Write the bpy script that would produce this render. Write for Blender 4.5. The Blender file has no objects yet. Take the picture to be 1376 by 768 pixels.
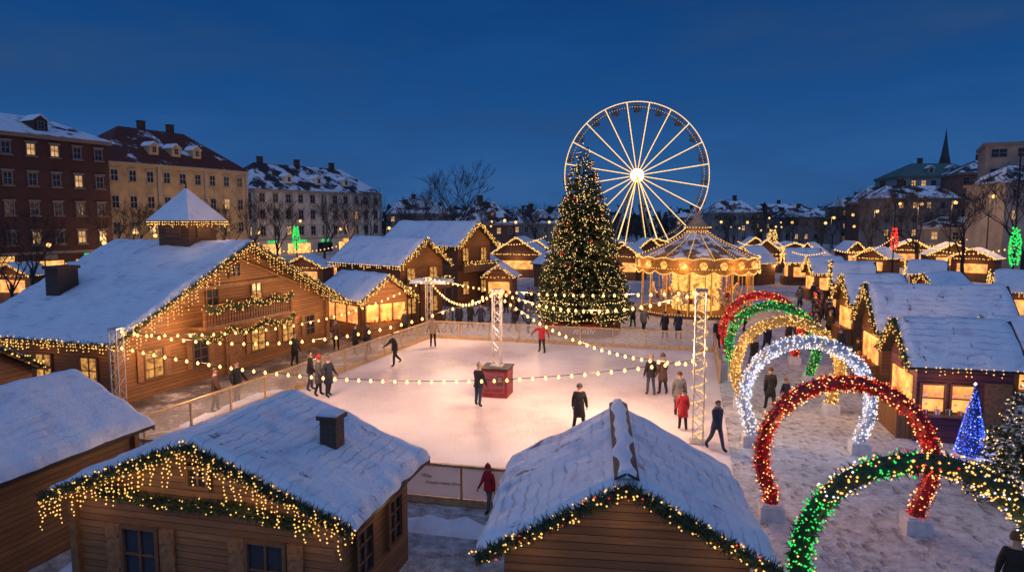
import bpy, math, random
from mathutils import Vector, Matrix, noise
sc=bpy.context.scene; COL=sc.collection
rnd=random.Random(11); U=rnd.uniform
PI=math.pi; rad=math.radians; V=Vector
H0=7.6; F=917.; TH=math.atan(90/917)
def P(px,py,z=0.):
    u=(px-688)/F; v=(384-py)/F
    dy=math.cos(TH)+v*math.sin(TH); dz=-math.sin(TH)+v*math.cos(TH)
    t=(z-H0)/dz
    return V((u*t,dy*t,z))
def X(px,D): return (px-688)/F*D
# ------------------------------------------------------------------ materials
def newmat(name):
    m=bpy.data.materials.new(name); m.use_nodes=True
    nt=m.node_tree; return m,nt,nt.nodes['Principled BSDF']
def nd(nt,t,ins=None,**kw):
    n=nt.nodes.new(t)
    for k,v in kw.items(): setattr(n,k,v)
    for k,v in (ins or {}).items():
        if isinstance(v,bpy.types.NodeSocket): nt.links.new(v,n.inputs[k])
        else: n.inputs[k].default_value=v
    return n
def mth(nt,op,a,b=0.0): return nd(nt,'ShaderNodeMath',{0:a,1:b},operation=op).outputs[0]
def c4(c,k=1.): return (c[0]*k,c[1]*k,c[2]*k,1)
def mix(nt,f,a,b):
    n=nd(nt,'ShaderNodeMix',data_type='RGBA')
    for k,v in ((0,f),(6,a),(7,b)):
        if isinstance(v,bpy.types.NodeSocket): nt.links.new(v,n.inputs[k])
        else: n.inputs[k].default_value=v
    return n.outputs[2]
def ramp(nt,f,stops):
    r=nd(nt,'ShaderNodeValToRGB',{0:f}); e=r.color_ramp.elements
    e[0].position,e[0].color=stops[0]; e[1].position,e[1].color=stops[-1]
    for p,c in stops[1:-1]:
        q=e.new(p); q.color=c
    return r.outputs[0]
def oc(nt): return nd(nt,'ShaderNodeTexCoord').outputs['Object']
def nz(nt,vec,scale,detail=4,rough=.55): return nd(nt,'ShaderNodeTexNoise',{'Vector':vec,'Scale':scale,'Detail':detail,'Roughness':rough}).outputs[0]
def bump(nt,b,h,strength=.4,dist=.05):
    n=nd(nt,'ShaderNodeBump',{'Strength':strength,'Distance':dist,'Height':h}); nt.links.new(n.outputs[0],b.inputs['Normal'])
def plain(name,c,rough=.7,var=.3,scale=5,metal=0,bp=0):
    m,nt,b=newmat(name); n=nz(nt,oc(nt),scale)
    col=ramp(nt,n,[(.3,c4(c,1-var)),(.7,c4(c,1+var))])
    nt.links.new(col,b.inputs['Base Color']); b.inputs['Roughness'].default_value=rough; b.inputs['Metallic'].default_value=metal
    if bp: bump(nt,b,n,bp,.03)
    return m
def glow(name,c,s,samp='NONE'):
    m=bpy.data.materials.new(name); m.use_nodes=True; nt=m.node_tree; nt.nodes.clear()
    e=nd(nt,'ShaderNodeEmission',{0:c4(c),1:s}); o=nd(nt,'ShaderNodeOutputMaterial'); nt.links.new(e.outputs[0],o.inputs[0])
    m.cycles.emission_sampling=samp; return m
def litglass(name,c,s,scale=2.,lo=.25):
    m,nt,b=newmat(name); n=nz(nt,oc(nt),scale,3)
    col=ramp(nt,n,[(.35,c4(c,lo)),(.62,c4(c,1.))])
    b.inputs['Base Color'].default_value=(.05,.04,.03,1); b.inputs['Roughness'].default_value=.2
    nt.links.new(col,b.inputs['Emission Color']); b.inputs['Emission Strength'].default_value=s
    m.cycles.emission_sampling='NONE'; return m
def snowmat(name,dirty=0.,bare=None,scale=1.2,rows=0.):
    m,nt,b=newmat(name); v=oc(nt)
    n1=nz(nt,v,scale,6,.6); n2=nz(nt,v,14,4,.6)
    st=nd(nt,'ShaderNodeMapping',{'Vector':v,'Scale':(2.2,.5,2.2)}).outputs[0]
    n3=nz(nt,st,2.5,4,.6)
    s=mth(nt,'ADD',mth(nt,'MULTIPLY',n1,.6),mth(nt,'MULTIPLY',n3,.4))
    col=ramp(nt,s,[(.33,(.60-.3*dirty,.65-.31*dirty,.77-.30*dirty,1)),(.47,(.79,.83,.90,1)),(.68,(.90,.92,.95,1))])
    h=mth(nt,'ADD',mth(nt,'MULTIPLY',n1,1.9),mth(nt,'MULTIPLY',n2,.5))
    if rows:
        sx=nd(nt,'ShaderNodeSeparateXYZ',{0:v})
        q=mth(nt,'ADD',mth(nt,'MULTIPLY',sx.outputs[0],4.6),mth(nt,'MULTIPLY',nz(nt,v,2.2,4,.6),1.3))
        ln=mth(nt,'POWER',mth(nt,'ABSOLUTE',mth(nt,'SUBTRACT',mth(nt,'MULTIPLY',mth(nt,'FRACT',q),2.),1.)),9.)
        k=mth(nt,'MULTIPLY',ln,ramp(nt,nz(nt,v,.9,4,.6),[(.40,(0,0,0,1)),(.64,(rows,rows,rows,1))]))
        col=mix(nt,k,col,(.30,.31,.38,1)); h=mth(nt,'SUBTRACT',h,mth(nt,'MULTIPLY',k,.6))
    if bare:
        bm_=nd(nt,'ShaderNodeMapping',{'Vector':v,'Scale':bare[3] if len(bare)>3 else (1,1,1)}).outputs[0]
        f=ramp(nt,nz(nt,bm_,bare[1],7,.65),[(bare[0],(1,1,1,1)),(bare[0]+.06,(0,0,0,1))])
        wv=nd(nt,'ShaderNodeTexWave',{'Vector':v,'Scale':3.,'Distortion':1.}).outputs[1]
        col=mix(nt,f,col,mix(nt,wv,c4(bare[2],.5),c4(bare[2])))
    nt.links.new(col,b.inputs['Base Color']); b.inputs['Roughness'].default_value=.65
    b.inputs['Specular IOR Level'].default_value=.25
    bump(nt,b,h,.62,.08)
    return m
def woodmat(name,c,plank=.17,vertical=False,wst=.55):
    m,nt,b=newmat(name); v=oc(nt); s=nd(nt,'ShaderNodeSeparateXYZ',{0:v})
    if vertical: k=mth(nt,'ADD',s.outputs[0],s.outputs[1]); sc_=(22,22,1.2)
    else: k=s.outputs[2]; sc_=(1.4,1.4,26)
    q=mth(nt,'MULTIPLY',k,1/plank); fr=mth(nt,'FRACT',q); fl=mth(nt,'FLOOR',q)
    wn=nd(nt,'ShaderNodeTexWhiteNoise',{'W':fl},noise_dimensions='1D').outputs[0]
    mp=nd(nt,'ShaderNodeMapping',{'Vector':v,'Scale':sc_}).outputs[0]
    g=nz(nt,mp,1.,6,.7); big=nz(nt,v,.8,5)
    ws=nz(nt,nd(nt,'ShaderNodeMapping',{'Vector':v,'Scale':(5,5,.45)}).outputs[0],1.,5,.65)
    col=ramp(nt,g,[(.3,c4(c,.30)),(.5,c4(c,.92)),(.72,c4(c,1.55))])
    col=mix(nt,mth(nt,'MULTIPLY',wn,.75),col,c4(c,.4))
    col=mix(nt,mth(nt,'MULTIPLY',big,.7),col,c4((c[0]*.5,c[1]*.44,c[2]*.44)))
    gr=(c[0]*.40,c[0]*.28,c[0]*.20)
    col=mix(nt,ramp(nt,ws,[(.45,(0,0,0,1)),(.72,(wst,wst,wst,1))]),col,c4(gr))
    gap=mth(nt,'LESS_THAN',fr,.09)
    col=mix(nt,gap,col,c4(c,.07))
    nt.links.new(col,b.inputs['Base Color']); b.inputs['Roughness'].default_value=.66
    hh=mth(nt,'ADD',mth(nt,'MULTIPLY',mth(nt,'SUBTRACT',1.,gap),1.),mth(nt,'MULTIPLY',g,.3))
    bump(nt,b,hh,.7,.02); return m
def brickmat(name,c,c2,mortar):
    m,nt,b=newmat(name); v=oc(nt)
    s=nd(nt,'ShaderNodeSeparateXYZ',{0:v})
    cb=nd(nt,'ShaderNodeCombineXYZ',{0:mth(nt,'ADD',s.outputs[0],s.outputs[1]),1:s.outputs[2]}).outputs[0]
    br=nd(nt,'ShaderNodeTexBrick',{'Vector':cb,'Color1':c4(c),'Color2':c4(c2),'Mortar':c4(mortar),'Scale':2.4})
    col=mix(nt,nz(nt,v,.35,5),br.outputs[0],c4(c,.45))
    nt.links.new(col,b.inputs['Base Color']); b.inputs['Roughness'].default_value=.85; return m
SNOW=snowmat('snow'); 
SNOWROOF=snowmat('roof_snow',.3,rows=.35)
SNOWFRONT=snowmat('thin_roof_snow',.4,(.325,1.1,(.13,.12,.12),(1.2,2.2,1.)),rows=.85)
SNOWTILE=snowmat('snowy_tiles',.3,(.47,.28,(.07,.05,.05)))
SNOWBRICK=snowmat('snowy_flat_tiles',.3,(.40,.28,(.07,.05,.05)))
SNOWRED=snowmat('snowy_red_tiles',.3,(.54,.25,(.17,.055,.04)))
SHING=woodmat('shingle',(.05,.045,.045),.2)
WOOD=woodmat('plank_wood',(.33,.145,.045),.16)
WOODF=woodmat('front_plank_wood',(.33,.16,.058),.135)
WOODD=woodmat('dark_plank_wood',(.24,.10,.035),.16)
WOODV=woodmat('board_wood',(.30,.14,.048),.16,True)
WOODP=woodmat('violet_wood',(.21,.06,.09),.2)
TRIM=plain('trim_wood',(.18,.088,.035),.6,.4,8)
SHUT=plain('shutter_wood',(.22,.11,.044),.6,.4,9)
DARK=plain('dark_metal',(.03,.03,.033),.45,.3,8,.6)
STEEL=plain('galvanised_steel',(.55,.53,.5),.4,.2,9,.5)
WHEELM=plain('wheel_steel',(.22,.2,.18),.5,.2,3)
WHITEM=plain('white_paint',(.75,.74,.72),.5,.1,6)
BRASS=plain('brass_rail',(.50,.34,.17),.4,.25,7,.3)
REDP=plain('red_paint',(.27,.02,.022),.5,.4,5)
BLOCK=plain('pale_block',(.6,.6,.62),.7,.15,6)
CHIM=brickmat('chimney_brick',(.12,.065,.042),(.085,.05,.035),(.13,.11,.095))
PINE=plain('pine_needles',(.035,.06,.025),.7,.5,12)
FIR=plain('fir_needles',(.045,.068,.026),.75,.55,3)
REDT=plain('red_tinsel',(.33,.012,.015),.45,.4,12)
GREENT=plain('green_tinsel',(.012,.13,.035),.45,.4,12)
GOLDT=plain('gold_tinsel',(.38,.26,.07),.45,.4,12)
SILVT=plain('silver_tinsel',(.5,.52,.62),.45,.3,12)
BARK=plain('bark',(.045,.037,.033),.9,.4,4)
FRAME=plain('window_frame',(.42,.36,.28),.6,.15,8)
FRAMEM=plain('muted_frame',(.24,.20,.17),.6,.2,8)
FRAMEB=plain('brown_frame',(.13,.065,.03),.6,.25,8)
m_,nt_,b_=newmat('dark_glass'); b_.inputs['Base Color'].default_value=(.02,.028,.045,1); b_.inputs['Roughness'].default_value=.12
bump(nt_,b_,nz(nt_,oc(nt_),3),.08,.02); DGLASS=m_
m_,nt_,b_=newmat('clear_panel'); b_.inputs['Base Color'].default_value=(.75,.68,.6,1); b_.inputs['Roughness'].default_value=.25; b_.inputs['Alpha'].default_value=.2
GLASSP=m_
m_,nt_,b_=newmat('banner_panel'); b_.inputs['Base Color'].default_value=(.8,.74,.72,1); b_.inputs['Roughness'].default_value=.5; b_.inputs['Alpha'].default_value=.7
BANNER=m_
G_GOLD=glow('gold_bulb',(1,.52,.13),1.9); G_WARM=glow('warm_bulb',(1,.62,.24),2.4); G_WHITE=glow('white_bulb',(.93,.93,1),1.5)
G_TREE=glow('tree_bulb',(1,.60,.22),2.3)
G_RED=glow('red_bulb',(1,.05,.03),1.3); G_GREEN=glow('green_bulb',(.05,1,.16),1.0); G_BLUE=glow('blue_bulb',(.05,.13,1),2.2)
G_FEST=glow('festoon_bulb',(1,.55,.17),3.6)
G_WHEEL=glow('wheel_bulb',(1,.62,.24),2.2); G_HUB=glow('hub_light',(1,.80,.46),4.); G_PLACE=glow('warm_globe',(1,.5,.15),2.2)
LIT=litglass('lit_pane',(1,.45,.10),.85,4.,.18); LITB=litglass('building_lit_pane',(1,.55,.2),.85,1.,.35); LITS=litglass('shop_light',(1,.47,.13),1.9,.9,.25); LITC=litglass('carousel_glow',(1,.44,.09),1.8,3.,.25)
LITR=litglass('red_sign_light',(1,.06,.04),1.4,3.,.4); LITG=litglass('green_sign_light',(.1,1,.3),.8,3.,.4)
GOODS,nt_,b_=newmat('lit_stall_interior'); v_=oc(nt_)  # flat emissive panel: lamplight inside the stall is painted with the goods
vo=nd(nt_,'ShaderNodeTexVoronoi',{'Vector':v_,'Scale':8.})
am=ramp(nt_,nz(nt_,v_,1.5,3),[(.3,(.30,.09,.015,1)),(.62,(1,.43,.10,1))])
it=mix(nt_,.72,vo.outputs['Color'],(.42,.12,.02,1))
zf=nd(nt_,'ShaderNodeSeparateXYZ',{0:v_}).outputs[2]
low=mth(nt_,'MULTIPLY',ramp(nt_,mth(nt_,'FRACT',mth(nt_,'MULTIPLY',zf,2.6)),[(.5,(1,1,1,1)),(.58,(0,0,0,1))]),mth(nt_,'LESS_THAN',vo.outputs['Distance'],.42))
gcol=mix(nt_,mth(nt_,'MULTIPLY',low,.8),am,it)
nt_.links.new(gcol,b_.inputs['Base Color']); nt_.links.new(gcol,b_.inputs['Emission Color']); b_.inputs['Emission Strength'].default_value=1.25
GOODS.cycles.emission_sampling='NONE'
# ------------------------------------------------------------------ mesh builder
class MB:
    def __init__(s): s.v=[]; s.f=[]; s.m=[]
    def add(s,vs,fs,mi=0):
        n=len(s.v); s.v+=[tuple(p) for p in vs]; s.f+=[tuple(i+n for i in f) for f in fs]; s.m+=[mi]*len(fs); return s
    def box(s,c,d,rz=0,mi=0):
        x,y,z=d[0]/2,d[1]/2,d[2]/2; ca,sa=math.cos(rz),math.sin(rz)
        vs=[(c[0]+ca*a*x-sa*b*y,c[1]+sa*a*x+ca*b*y,c[2]+e*z) for e in(-1,1) for a,b in((-1,-1),(1,-1),(1,1),(-1,1))]
        return s.add(vs,[(3,2,1,0),(4,5,6,7),(0,1,5,4),(1,2,6,5),(2,3,7,6),(3,0,4,7)],mi)
    def tube(s,pts,r,n=8,mi=0):
        pts=[V(p) for p in pts]; N=len(pts); rs=r if isinstance(r,(list,tuple)) else [r]*N
        vs=[];up=V((0,0,1))
        for i,p in enumerate(pts):
            t=(pts[min(i+1,N-1)]-pts[max(i-1,0)])
            t=t.normalized() if t.length>1e-9 else up
            a=t.cross(up if abs(t.z)<.92 else V((0,1,0))).normalized(); b=a.cross(t)
            for k in range(n):
                w=2*PI*k/n; vs.append(p+(a*math.cos(w)+b*math.sin(w))*rs[i])
        fs=[(i*n+k,i*n+(k+1)%n,(i+1)*n+(k+1)%n,(i+1)*n+k) for i in range(N-1) for k in range(n)]
        fs+=[tuple(range(n-1,-1,-1)),tuple((N-1)*n+k for k in range(n))]
        return s.add(vs,fs,mi)
    def lathe(s,prof,n=24,c=(0,0,0),mi=0,sy=1.):
        vs=[(c[0]+r*math.cos(2*PI*k/n),c[1]+r*math.sin(2*PI*k/n)*sy,c[2]+z) for r,z in prof for k in range(n)]
        fs=[(i*n+k,i*n+(k+1)%n,(i+1)*n+(k+1)%n,(i+1)*n+k) for i in range(len(prof)-1) for k in range(n)]
        fs+=[tuple(range(n-1,-1,-1)),tuple((len(prof)-1)*n+k for k in range(n))]
        return s.add(vs,fs,mi)
    def prism(s,poly,y0,y1,mi=0):
        n=len(poly); vs=[(x,y0,z) for x,z in poly]+[(x,y1,z) for x,z in poly]
        fs=[tuple(range(n)),tuple(range(2*n-1,n-1,-1))]+[(i,i+n,(i+1)%n+n,(i+1)%n) for i in range(n)]
        return s.add(vs,fs,mi)
    def bulb(s,p,r,mi=0):
        x,y,z=p
        return s.add([(x+r,y,z),(x-r,y,z),(x,y+r,z),(x,y-r,z),(x,y,z+r),(x,y,z-r)],[(0,2,4),(2,1,4),(1,3,4),(3,0,4),(2,0,5),(1,2,5),(3,1,5),(0,3,5)],mi)
    def ball(s,p,r,n=8,mi=0,sz=1.):
        pr=[(max(.001,r*math.sin(PI*i/(n-1))),-r*sz*math.cos(PI*i/(n-1))) for i in range(n)]
        return s.lathe(pr,n+2,p,mi)
    def build(s,name,mat,parent=None,loc=None,rz=0,smooth=False,kind=None,label=None):
        me=bpy.data.meshes.new(name); me.from_pydata(s.v,[],s.f)
        for m in (mat if isinstance(mat,list) else [mat]): me.materials.append(m)
        if isinstance(mat,list): me.polygons.foreach_set('material_index',s.m)
        if smooth: me.polygons.foreach_set('use_smooth',[True]*len(s.f))
        o=bpy.data.objects.new(name,me); COL.objects.link(o); o.parent=parent
        if loc is not None: o.location=loc
        o.rotation_euler[2]=rz
        if kind: o['kind']=kind
        if label: o['label']=label
        return o
def tag(o,label,cat,group=None):
    o['label']=label; o['category']=cat
    if group: o['group']=group
    return o
def thing(name,label,cat,loc=(0,0,0),rz=0,group=None):
    o=bpy.data.objects.new(name,None); COL.objects.link(o); o.location=loc; o.rotation_euler[2]=rz
    o.empty_display_size=.2
    return tag(o,label,cat,group)
def inst(name,me,parent,loc,rz=0):
    o=bpy.data.objects.new(name,me); COL.objects.link(o); o.parent=parent; o.location=loc; o.rotation_euler[2]=rz; return o
def lamp(p,w,c=(1,.6,.27),r=.1):
    l=bpy.data.lights.new('bulb_fill_light','POINT'); l.energy=w; l.color=c; l.shadow_soft_size=r
    o=bpy.data.objects.new('bulb_fill_light',l); COL.objects.link(o); o.location=p; return o
def W(root,p):
    return Matrix.Translation(root.location)@Matrix.Rotation(root.rotation_euler[2],4,'Z')@V(p)
def rdir():
    while True:
        d=V((U(-1,1),U(-1,1),U(-1,1)))
        if .05<d.length<1: return d.normalized()
class Path:
    def __init__(s,pts):
        s.p=[V(p) for p in pts]; s.c=[0]
        for a,b in zip(s.p,s.p[1:]): s.c.append(s.c[-1]+(b-a).length)
        s.L=s.c[-1]
    def at(s,d):
        for i in range(len(s.p)-1):
            if d<=s.c[i+1] or i==len(s.p)-2:
                k=(d-s.c[i])/max(1e-6,s.c[i+1]-s.c[i]); t=(s.p[i+1]-s.p[i]); return s.p[i]+t*k,t.normalized()
def leaves(mb,path,r,dens,L=.12,w=.02,mi=None):
    for i in range(int(path.L*dens)):
        d=U(0,path.L); p,t=path.at(d); q=rdir(); q=(q-t*q.dot(t)*.8)
        if q.length<.05: continue
        q.normalize(); b=p+q*r*U(.1,.75); tip=b+(q+t*U(-.9,.9)).normalized()*L*U(.6,1.2)
        sd=q.cross(rdir()); 
        if sd.length<.05: continue
        sd=sd.normalized()*w
        mb.add([b-sd,b+sd,tip],[(0,1,2)],mi(d/path.L) if mi else 0)
def bulbs(mb,path,r,n,br,mi=None):
    for i in range(n):
        d=(i+U(.1,.9))*path.L/n; p,t=path.at(d); q=rdir(); mb.bulb(p+q*r*U(.75,1.1),br*U(.75,1.2),mi(d/path.L) if mi else 0)
def garland(root,pts,r=.11,dens=420,bpm=16,br=.024,L=.13,w=.016,leaf=PINE,bm=None):
    path=Path(pts); mb=MB(); mb.tube(path.p,r*.35,5); leaves(mb,path,r,dens,L,w); g=mb.build('garland',leaf,root)
    mb=MB(); ms=bm or [G_GOLD]
    bulbs(mb,path,r*1.1,int(path.L*bpm),br,(lambda t:rnd.randrange(len(ms)))); mb.build('fairy_lights',ms,g,kind='stuff'); return g
def icicles(root,pts,step=.16,lo=.12,hi=.6,br=.022,gap=.085,m=None):
    path=Path(pts); mb=MB(); d=0
    while d<path.L:
        p,t=path.at(d); ln=U(lo,hi); k=0
        jx=U(-.03,.03)
        while k<ln:
            mb.bulb((p.x+jx+U(-.015,.015),p.y+U(-.04,.01),p.z-k),br*U(.8,1.15)); k+=gap*U(.8,1.3)
        d+=step*U(.6,1.4)
    return mb.build('icicle_lights',m or G_GOLD,root,kind='stuff')
_wc={}
def window(root,w,h,loc,rz=0,pane=DGLASS,frame=FRAME,cross=(1,1),t=.07,name='window',sill=False):
    k=(w,h,frame.name,cross,t,sill)
    if k not in _wc:
        mb=MB()
        for sx in(-1,1): mb.box((sx*(w/2-t/2),0,0),(t,.1,h))
        for sz in(-1,1): mb.box((0,0,sz*(h/2-t/2)),(w-2*t,.1,t))
        for i in range(cross[0]): mb.box((-w/2+w*(i+1)/(cross[0]+1),.01,0),(t*.6,.07,h-2*t))
        for i in range(cross[1]): mb.box((0,.012,-h/2+h*(i+1)/(cross[1]+1)),(w-2*t,.06,t*.6))
        if sill: mb.box((0,-.08,-h/2-.09),(w+.3,.3,.14)); mb.box((0,-.05,h/2+.13),(w+.3,.22,.2))
        o=mb.build(name,frame,root); pm=MB().box((0,.03,0),(w-t,.03,h-t)); q=pm.build('pane',pane,o)
        _wc[k]=(o.data,{pane.name:q.data})
        o.location=loc; o.rotation_euler[2]=rz
    else:
        fm,pd=_wc[k]; o=inst(name,fm,root,loc,rz)
        if pane.name not in pd:
            me=next(iter(pd.values())).copy(); me.materials.clear(); me.materials.append(pane); pd[pane.name]=me
        inst('pane',pd[pane.name],o,(0,0,0))
    return o
def shutters(root,w,h,loc,rz=0):
    for s in(-1,1):
        mb=MB().box((0,0,0),(.32,.05,h)); 
        for q in(-.3,.3): mb.box((0,-.035,q*h),(.26,.02,.09))
        ca,sa=math.cos(rz),math.sin(rz); dx=s*(w/2+.18)
        mb.build('shutter',SHUT,root,(loc[0]+ca*dx,loc[1]+sa*dx,loc[2]),rz)
def door(root,loc,rz=0,w=.95,h=2.0,m=TRIM):
    mb=MB().box((0,0,h/2),(w,.08,h))
    for z in(.3,.72): mb.box((0,-.05,h*z),(w*.7,.03,h*.3))
    d=mb.build('door',m,root,loc,rz); MB().ball((w*.38,-.08,h*.5),.045).build('handle',BRASS,d)
# ------------------------------------------------------------------ roofs with snow
def snow_sheet(Wd,L,eave,ridge,T,seed,res=.22):
    nx=max(8,int(Wd/res)); nx+=nx%2; ny=max(6,int(L/res)); mb=MB(); sl=math.hypot(Wd/2,ridge-eave)
    for j in range(ny+1):
        for i in range(nx+1):
            u=-1+2*i/nx; v=-1+2*j/ny
            du=(1-abs(u))*sl; dv=(1-abs(v))*L/2; d=min(du,dv)
            x=u*Wd/2; y=v*L/2
            n=noise.noise(V((x*.6+seed,y*.6,seed))); n2=noise.noise(V((x*2.2,y*2.2+seed,3.))); n3=noise.noise(V((x*6,y*6+seed,9.)))
            t=T*min(1,(d/.12))**.35*(1+.5*n+.25*n2+.09*n3)
            if d<1e-6: t=-.01
            k=0.03 if d<1e-6 else 0
            ex=(1 if u>0 else -1)*(k+ .07*n2*(du<.25)) if du<.25 else 0
            z=ridge-(ridge-eave)*math.sqrt(u*u+.0012)+t
            mb.v.append((x+ex,y+(.06*n2*(1 if v>0 else -1) if dv<.2 else 0),z))
    mb.f=[(j*(nx+1)+i,j*(nx+1)+i+1,(j+1)*(nx+1)+i+1,(j+1)*(nx+1)+i) for j in range(ny) for i in range(nx)]; mb.m=[0]*len(mb.f)
    return mb
class Cab: pass
_seed=[1.]
def cabin(name,label,cat,cx,cy,phi,Wd,L,eave,ridge,wm=WOOD,ov=.35,of=.4,group=None,T=.13,res=.22,sm=None):
    c=Cab(); c.root=thing(name,label,cat,(cx,cy,0),phi,group); c.W,c.L,c.e,c.r=Wd,L,eave,ridge
    c.ww=ww=Wd-2*ov; c.wl=wl=L-2*of; s=(ridge-eave)/(Wd/2); ze=eave+s*ov-.13
    MB().prism([(-ww/2,0),(ww/2,0),(ww/2,ze),(0,ridge-.15),(-ww/2,ze)],-wl/2,wl/2).build('wall',wm,c.root)
    h=Wd/2; t=.11
    ro=MB().prism([(-h,eave),(-h,eave-t),(0,ridge-t*1.15),(h,eave-t),(h,eave),(0,ridge)],-L/2,L/2).build('roof',SHING,c.root)
    _seed[0]+=3.7
    snow_sheet(Wd+.0,L+.0,eave+.005,ridge+.005,T,_seed[0],res).build('snow',sm or SNOWROOF,ro,smooth=True)
    c.roof=ro
    for e in(-1,1):
        mb=MB(); y=e*(L/2+.02)
        mb.prism([(-h,eave+.02),(-h,eave-.17),(0,ridge-.19),(h,eave-.17),(h,eave+.02),(0,ridge+.02)],y-.02,y+.02); mb.build('bargeboard',TRIM,c.root)
    c.rake=[(-h,-L/2-.08,eave-.02),(0,-L/2-.08,ridge-.02),(h,-L/2-.08,eave-.02)]
    return c
def cpoint(FL,FR,L):
    d=FR-FL; phi=math.atan2(d.y,d.x); mid=(FL+FR)/2; n=V((-math.sin(phi),math.cos(phi),0)); c=mid+n*L/2
    return c.x,c.y,phi,V((d.x,d.y,0)).length
# ------------------------------------------------------------------ people
def tubefinger(mb,b,d,nrm,L,mi):
    mb.tube([b,b+d*L*.5,b+d*L*.85+nrm*L*.3,b+d*L*.95+nrm*L*.55],[.010,.0095,.009,.006],5,mi)
def make_body(stride=0,knee=8,knee2=8,lean=0,spread=3,aL=(5,12,15),aR=(5,12,15)):
    S=math.sin; Cc=math.cos; ln=rad(lean)
    vs=[];es=[];rs=[];ms=[]
    def av(p,r,par,m):
        vs.append(V(p)); rs.append(r); ms.append(m)
        if par is not None: es.append((par,len(vs)-1))
        return len(vs)-1
    def sp(h,x=0,y=0): return V((x,-S(ln)*h+y*Cc(ln),.93+Cc(ln)*h+y*S(ln)))
    pel=av((0,0,.93),.155,None,0); wa=av(sp(.17),.155,pel,0); ch=av(sp(.38),.175,wa,0); n0=av(sp(.53),.085,ch,0); n1=av(sp(.6),.06,n0,2)
    hd=av(sp(.69,0,-.015),.092,n1,2); tp=av(sp(.78,0,-.005),.07,hd,2)
    hands=[]
    for s,a in((-1,aL),(1,aR)):
        f,o,e=rad(a[0]),rad(a[1]),rad(a[2])
        sh=sp(.46,s*.165); d1=V((s*S(o),-S(f)*Cc(o),-Cc(f)*Cc(o))); el=sh+d1*.29
        d2=V((s*S(o*.4),-S(f+e)*Cc(o*.4),-Cc(f+e)*Cc(o*.4))); wr=el+d2*.25; pm=wr+d2*.075
        i=av(sh,.092,ch,0); j=av(el,.068,i,0); k=av(wr,.048,j,0); l=av(pm,.038,k,3); hands.append((pm.copy(),d2,s))
    feet=[]
    for s in(-1,1):
        th=rad(stride*s); kn=rad(knee if s<0 else knee2); q=rad(spread)
        hp=V((s*.09,0,.9)); kp=hp+V((s*S(q)*.43,-S(th)*.43,-Cc(th)*.43)); ak=kp+V((s*S(q)*.4,-S(th-kn)*.4,-Cc(th-kn)*.4))
        tilt=th-kn
        toe=ak+V((s*.02,-.17*Cc(tilt),-.05-.1*max(0,-S(tilt))))
        a=av(hp,.105,pel,1); b=av(kp,.074,a,1); c=av(ak,.058,b,1); d=av(toe,.045,c,3); feet+=[ak.z-.1,toe.z-.05]
    dz=min(feet)
    for v in vs: v.z-=dz
    me=bpy.data.meshes.new('b'); me.from_pydata([tuple(v) for v in vs],es,[]); ob=bpy.data.objects.new('b',me); COL.objects.link(ob)
    ob.modifiers.new('s','SKIN'); sk=me.skin_vertices[0].data
    for i,r in enumerate(rs): sk[i].radius=(r,r*.82 if i in(pel,wa,ch) else r); sk[i].use_root=(i==pel)
    su=ob.modifiers.new('u','SUBSURF'); su.levels=1
    dg=bpy.context.evaluated_depsgraph_get(); em=bpy.data.meshes.new_from_object(ob.evaluated_get(dg))
    mb=MB(); mb.v=[tuple(v.co) for v in em.vertices]
    segs=[(vs[a],vs[b],ms[b]) for a,b in es]
    for p in em.polygons:
        c=p.center; best=9;bm=0
        for a,b,m in segs:
            ab=b-a; t=max(0,min(1,(c-a).dot(ab)/ab.length_squared)); dd=(c-a-ab*t).length
            if dd<best: best=dd;bm=m
        mb.f.append(tuple(p.vertices)); mb.m.append(bm)
    bpy.data.objects.remove(ob); bpy.data.meshes.remove(em)
    for pm,d,s in hands:
        pm=pm-V((0,0,dz)); a=V((0,-1,0)); a=(a-d*a.dot(d)).normalized() if abs(d.y)<.95 else V((0,0,1))
        nr=V((-s,0,0))
        for i in range(4): tubefinger(mb,pm+d*.02+a*(.028-.019*i),d,nr,[.07,.08,.075,.058][i],3)
        tubefinger(mb,pm+a*.03-d*.03,(d*.6+a*.8).normalized(),nr,.055,3)
    h=vs[hd]; 
    mb.tube([h+V((0,-.085,.015)),h+V((0,-.115,-.02)),h+V((0,-.09,-.028))],[.008,.016,.008],5,2)
    for s in(-1,1):
        mb.ball(h+V((s*.035,-.088,.022)),.012,6,4); mb.ball(h+V((s*.092,.005,0)),.022,6,2,1.5)
    mb.box(h+V((0,-.088,-.052)),(.045,.012,.01),0,4)
    k=Cab(); k.mb=mb; k.head=h.copy(); k.pel=vs[pel].copy(); k.chest=vs[ch].copy(); k.neck=vs[n0].copy(); return k
POSES=dict(stand=dict(stride=4,knee=12,knee2=4,aL=(10,10,28),aR=(2,14,18)),pockets=dict(stride=-4,knee2=12,aL=(-8,28,45),aR=(-8,28,45)),walk=dict(stride=17,knee=20,knee2=5,lean=3,aL=(18,9,24),aR=(-14,9,14)),
  skate=dict(stride=16,knee=30,knee2=12,lean=12,spread=9,aL=(25,28,30),aR=(-18,30,20)),glide=dict(stride=7,knee=12,knee2=16,lean=6,spread=8,aL=(4,14,26),aR=(10,12,20)),
  hold=dict(stride=3,aL=(18,8,75),aR=(12,10,60)),reach=dict(lean=5,stride=5,aL=(8,12,20),aR=(55,35,20)),
  out=dict(stride=10,spread=10,lean=8,aL=(10,62,15),aR=(5,58,15)))
BODY={k:make_body(**v) for k,v in POSES.items()}
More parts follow.
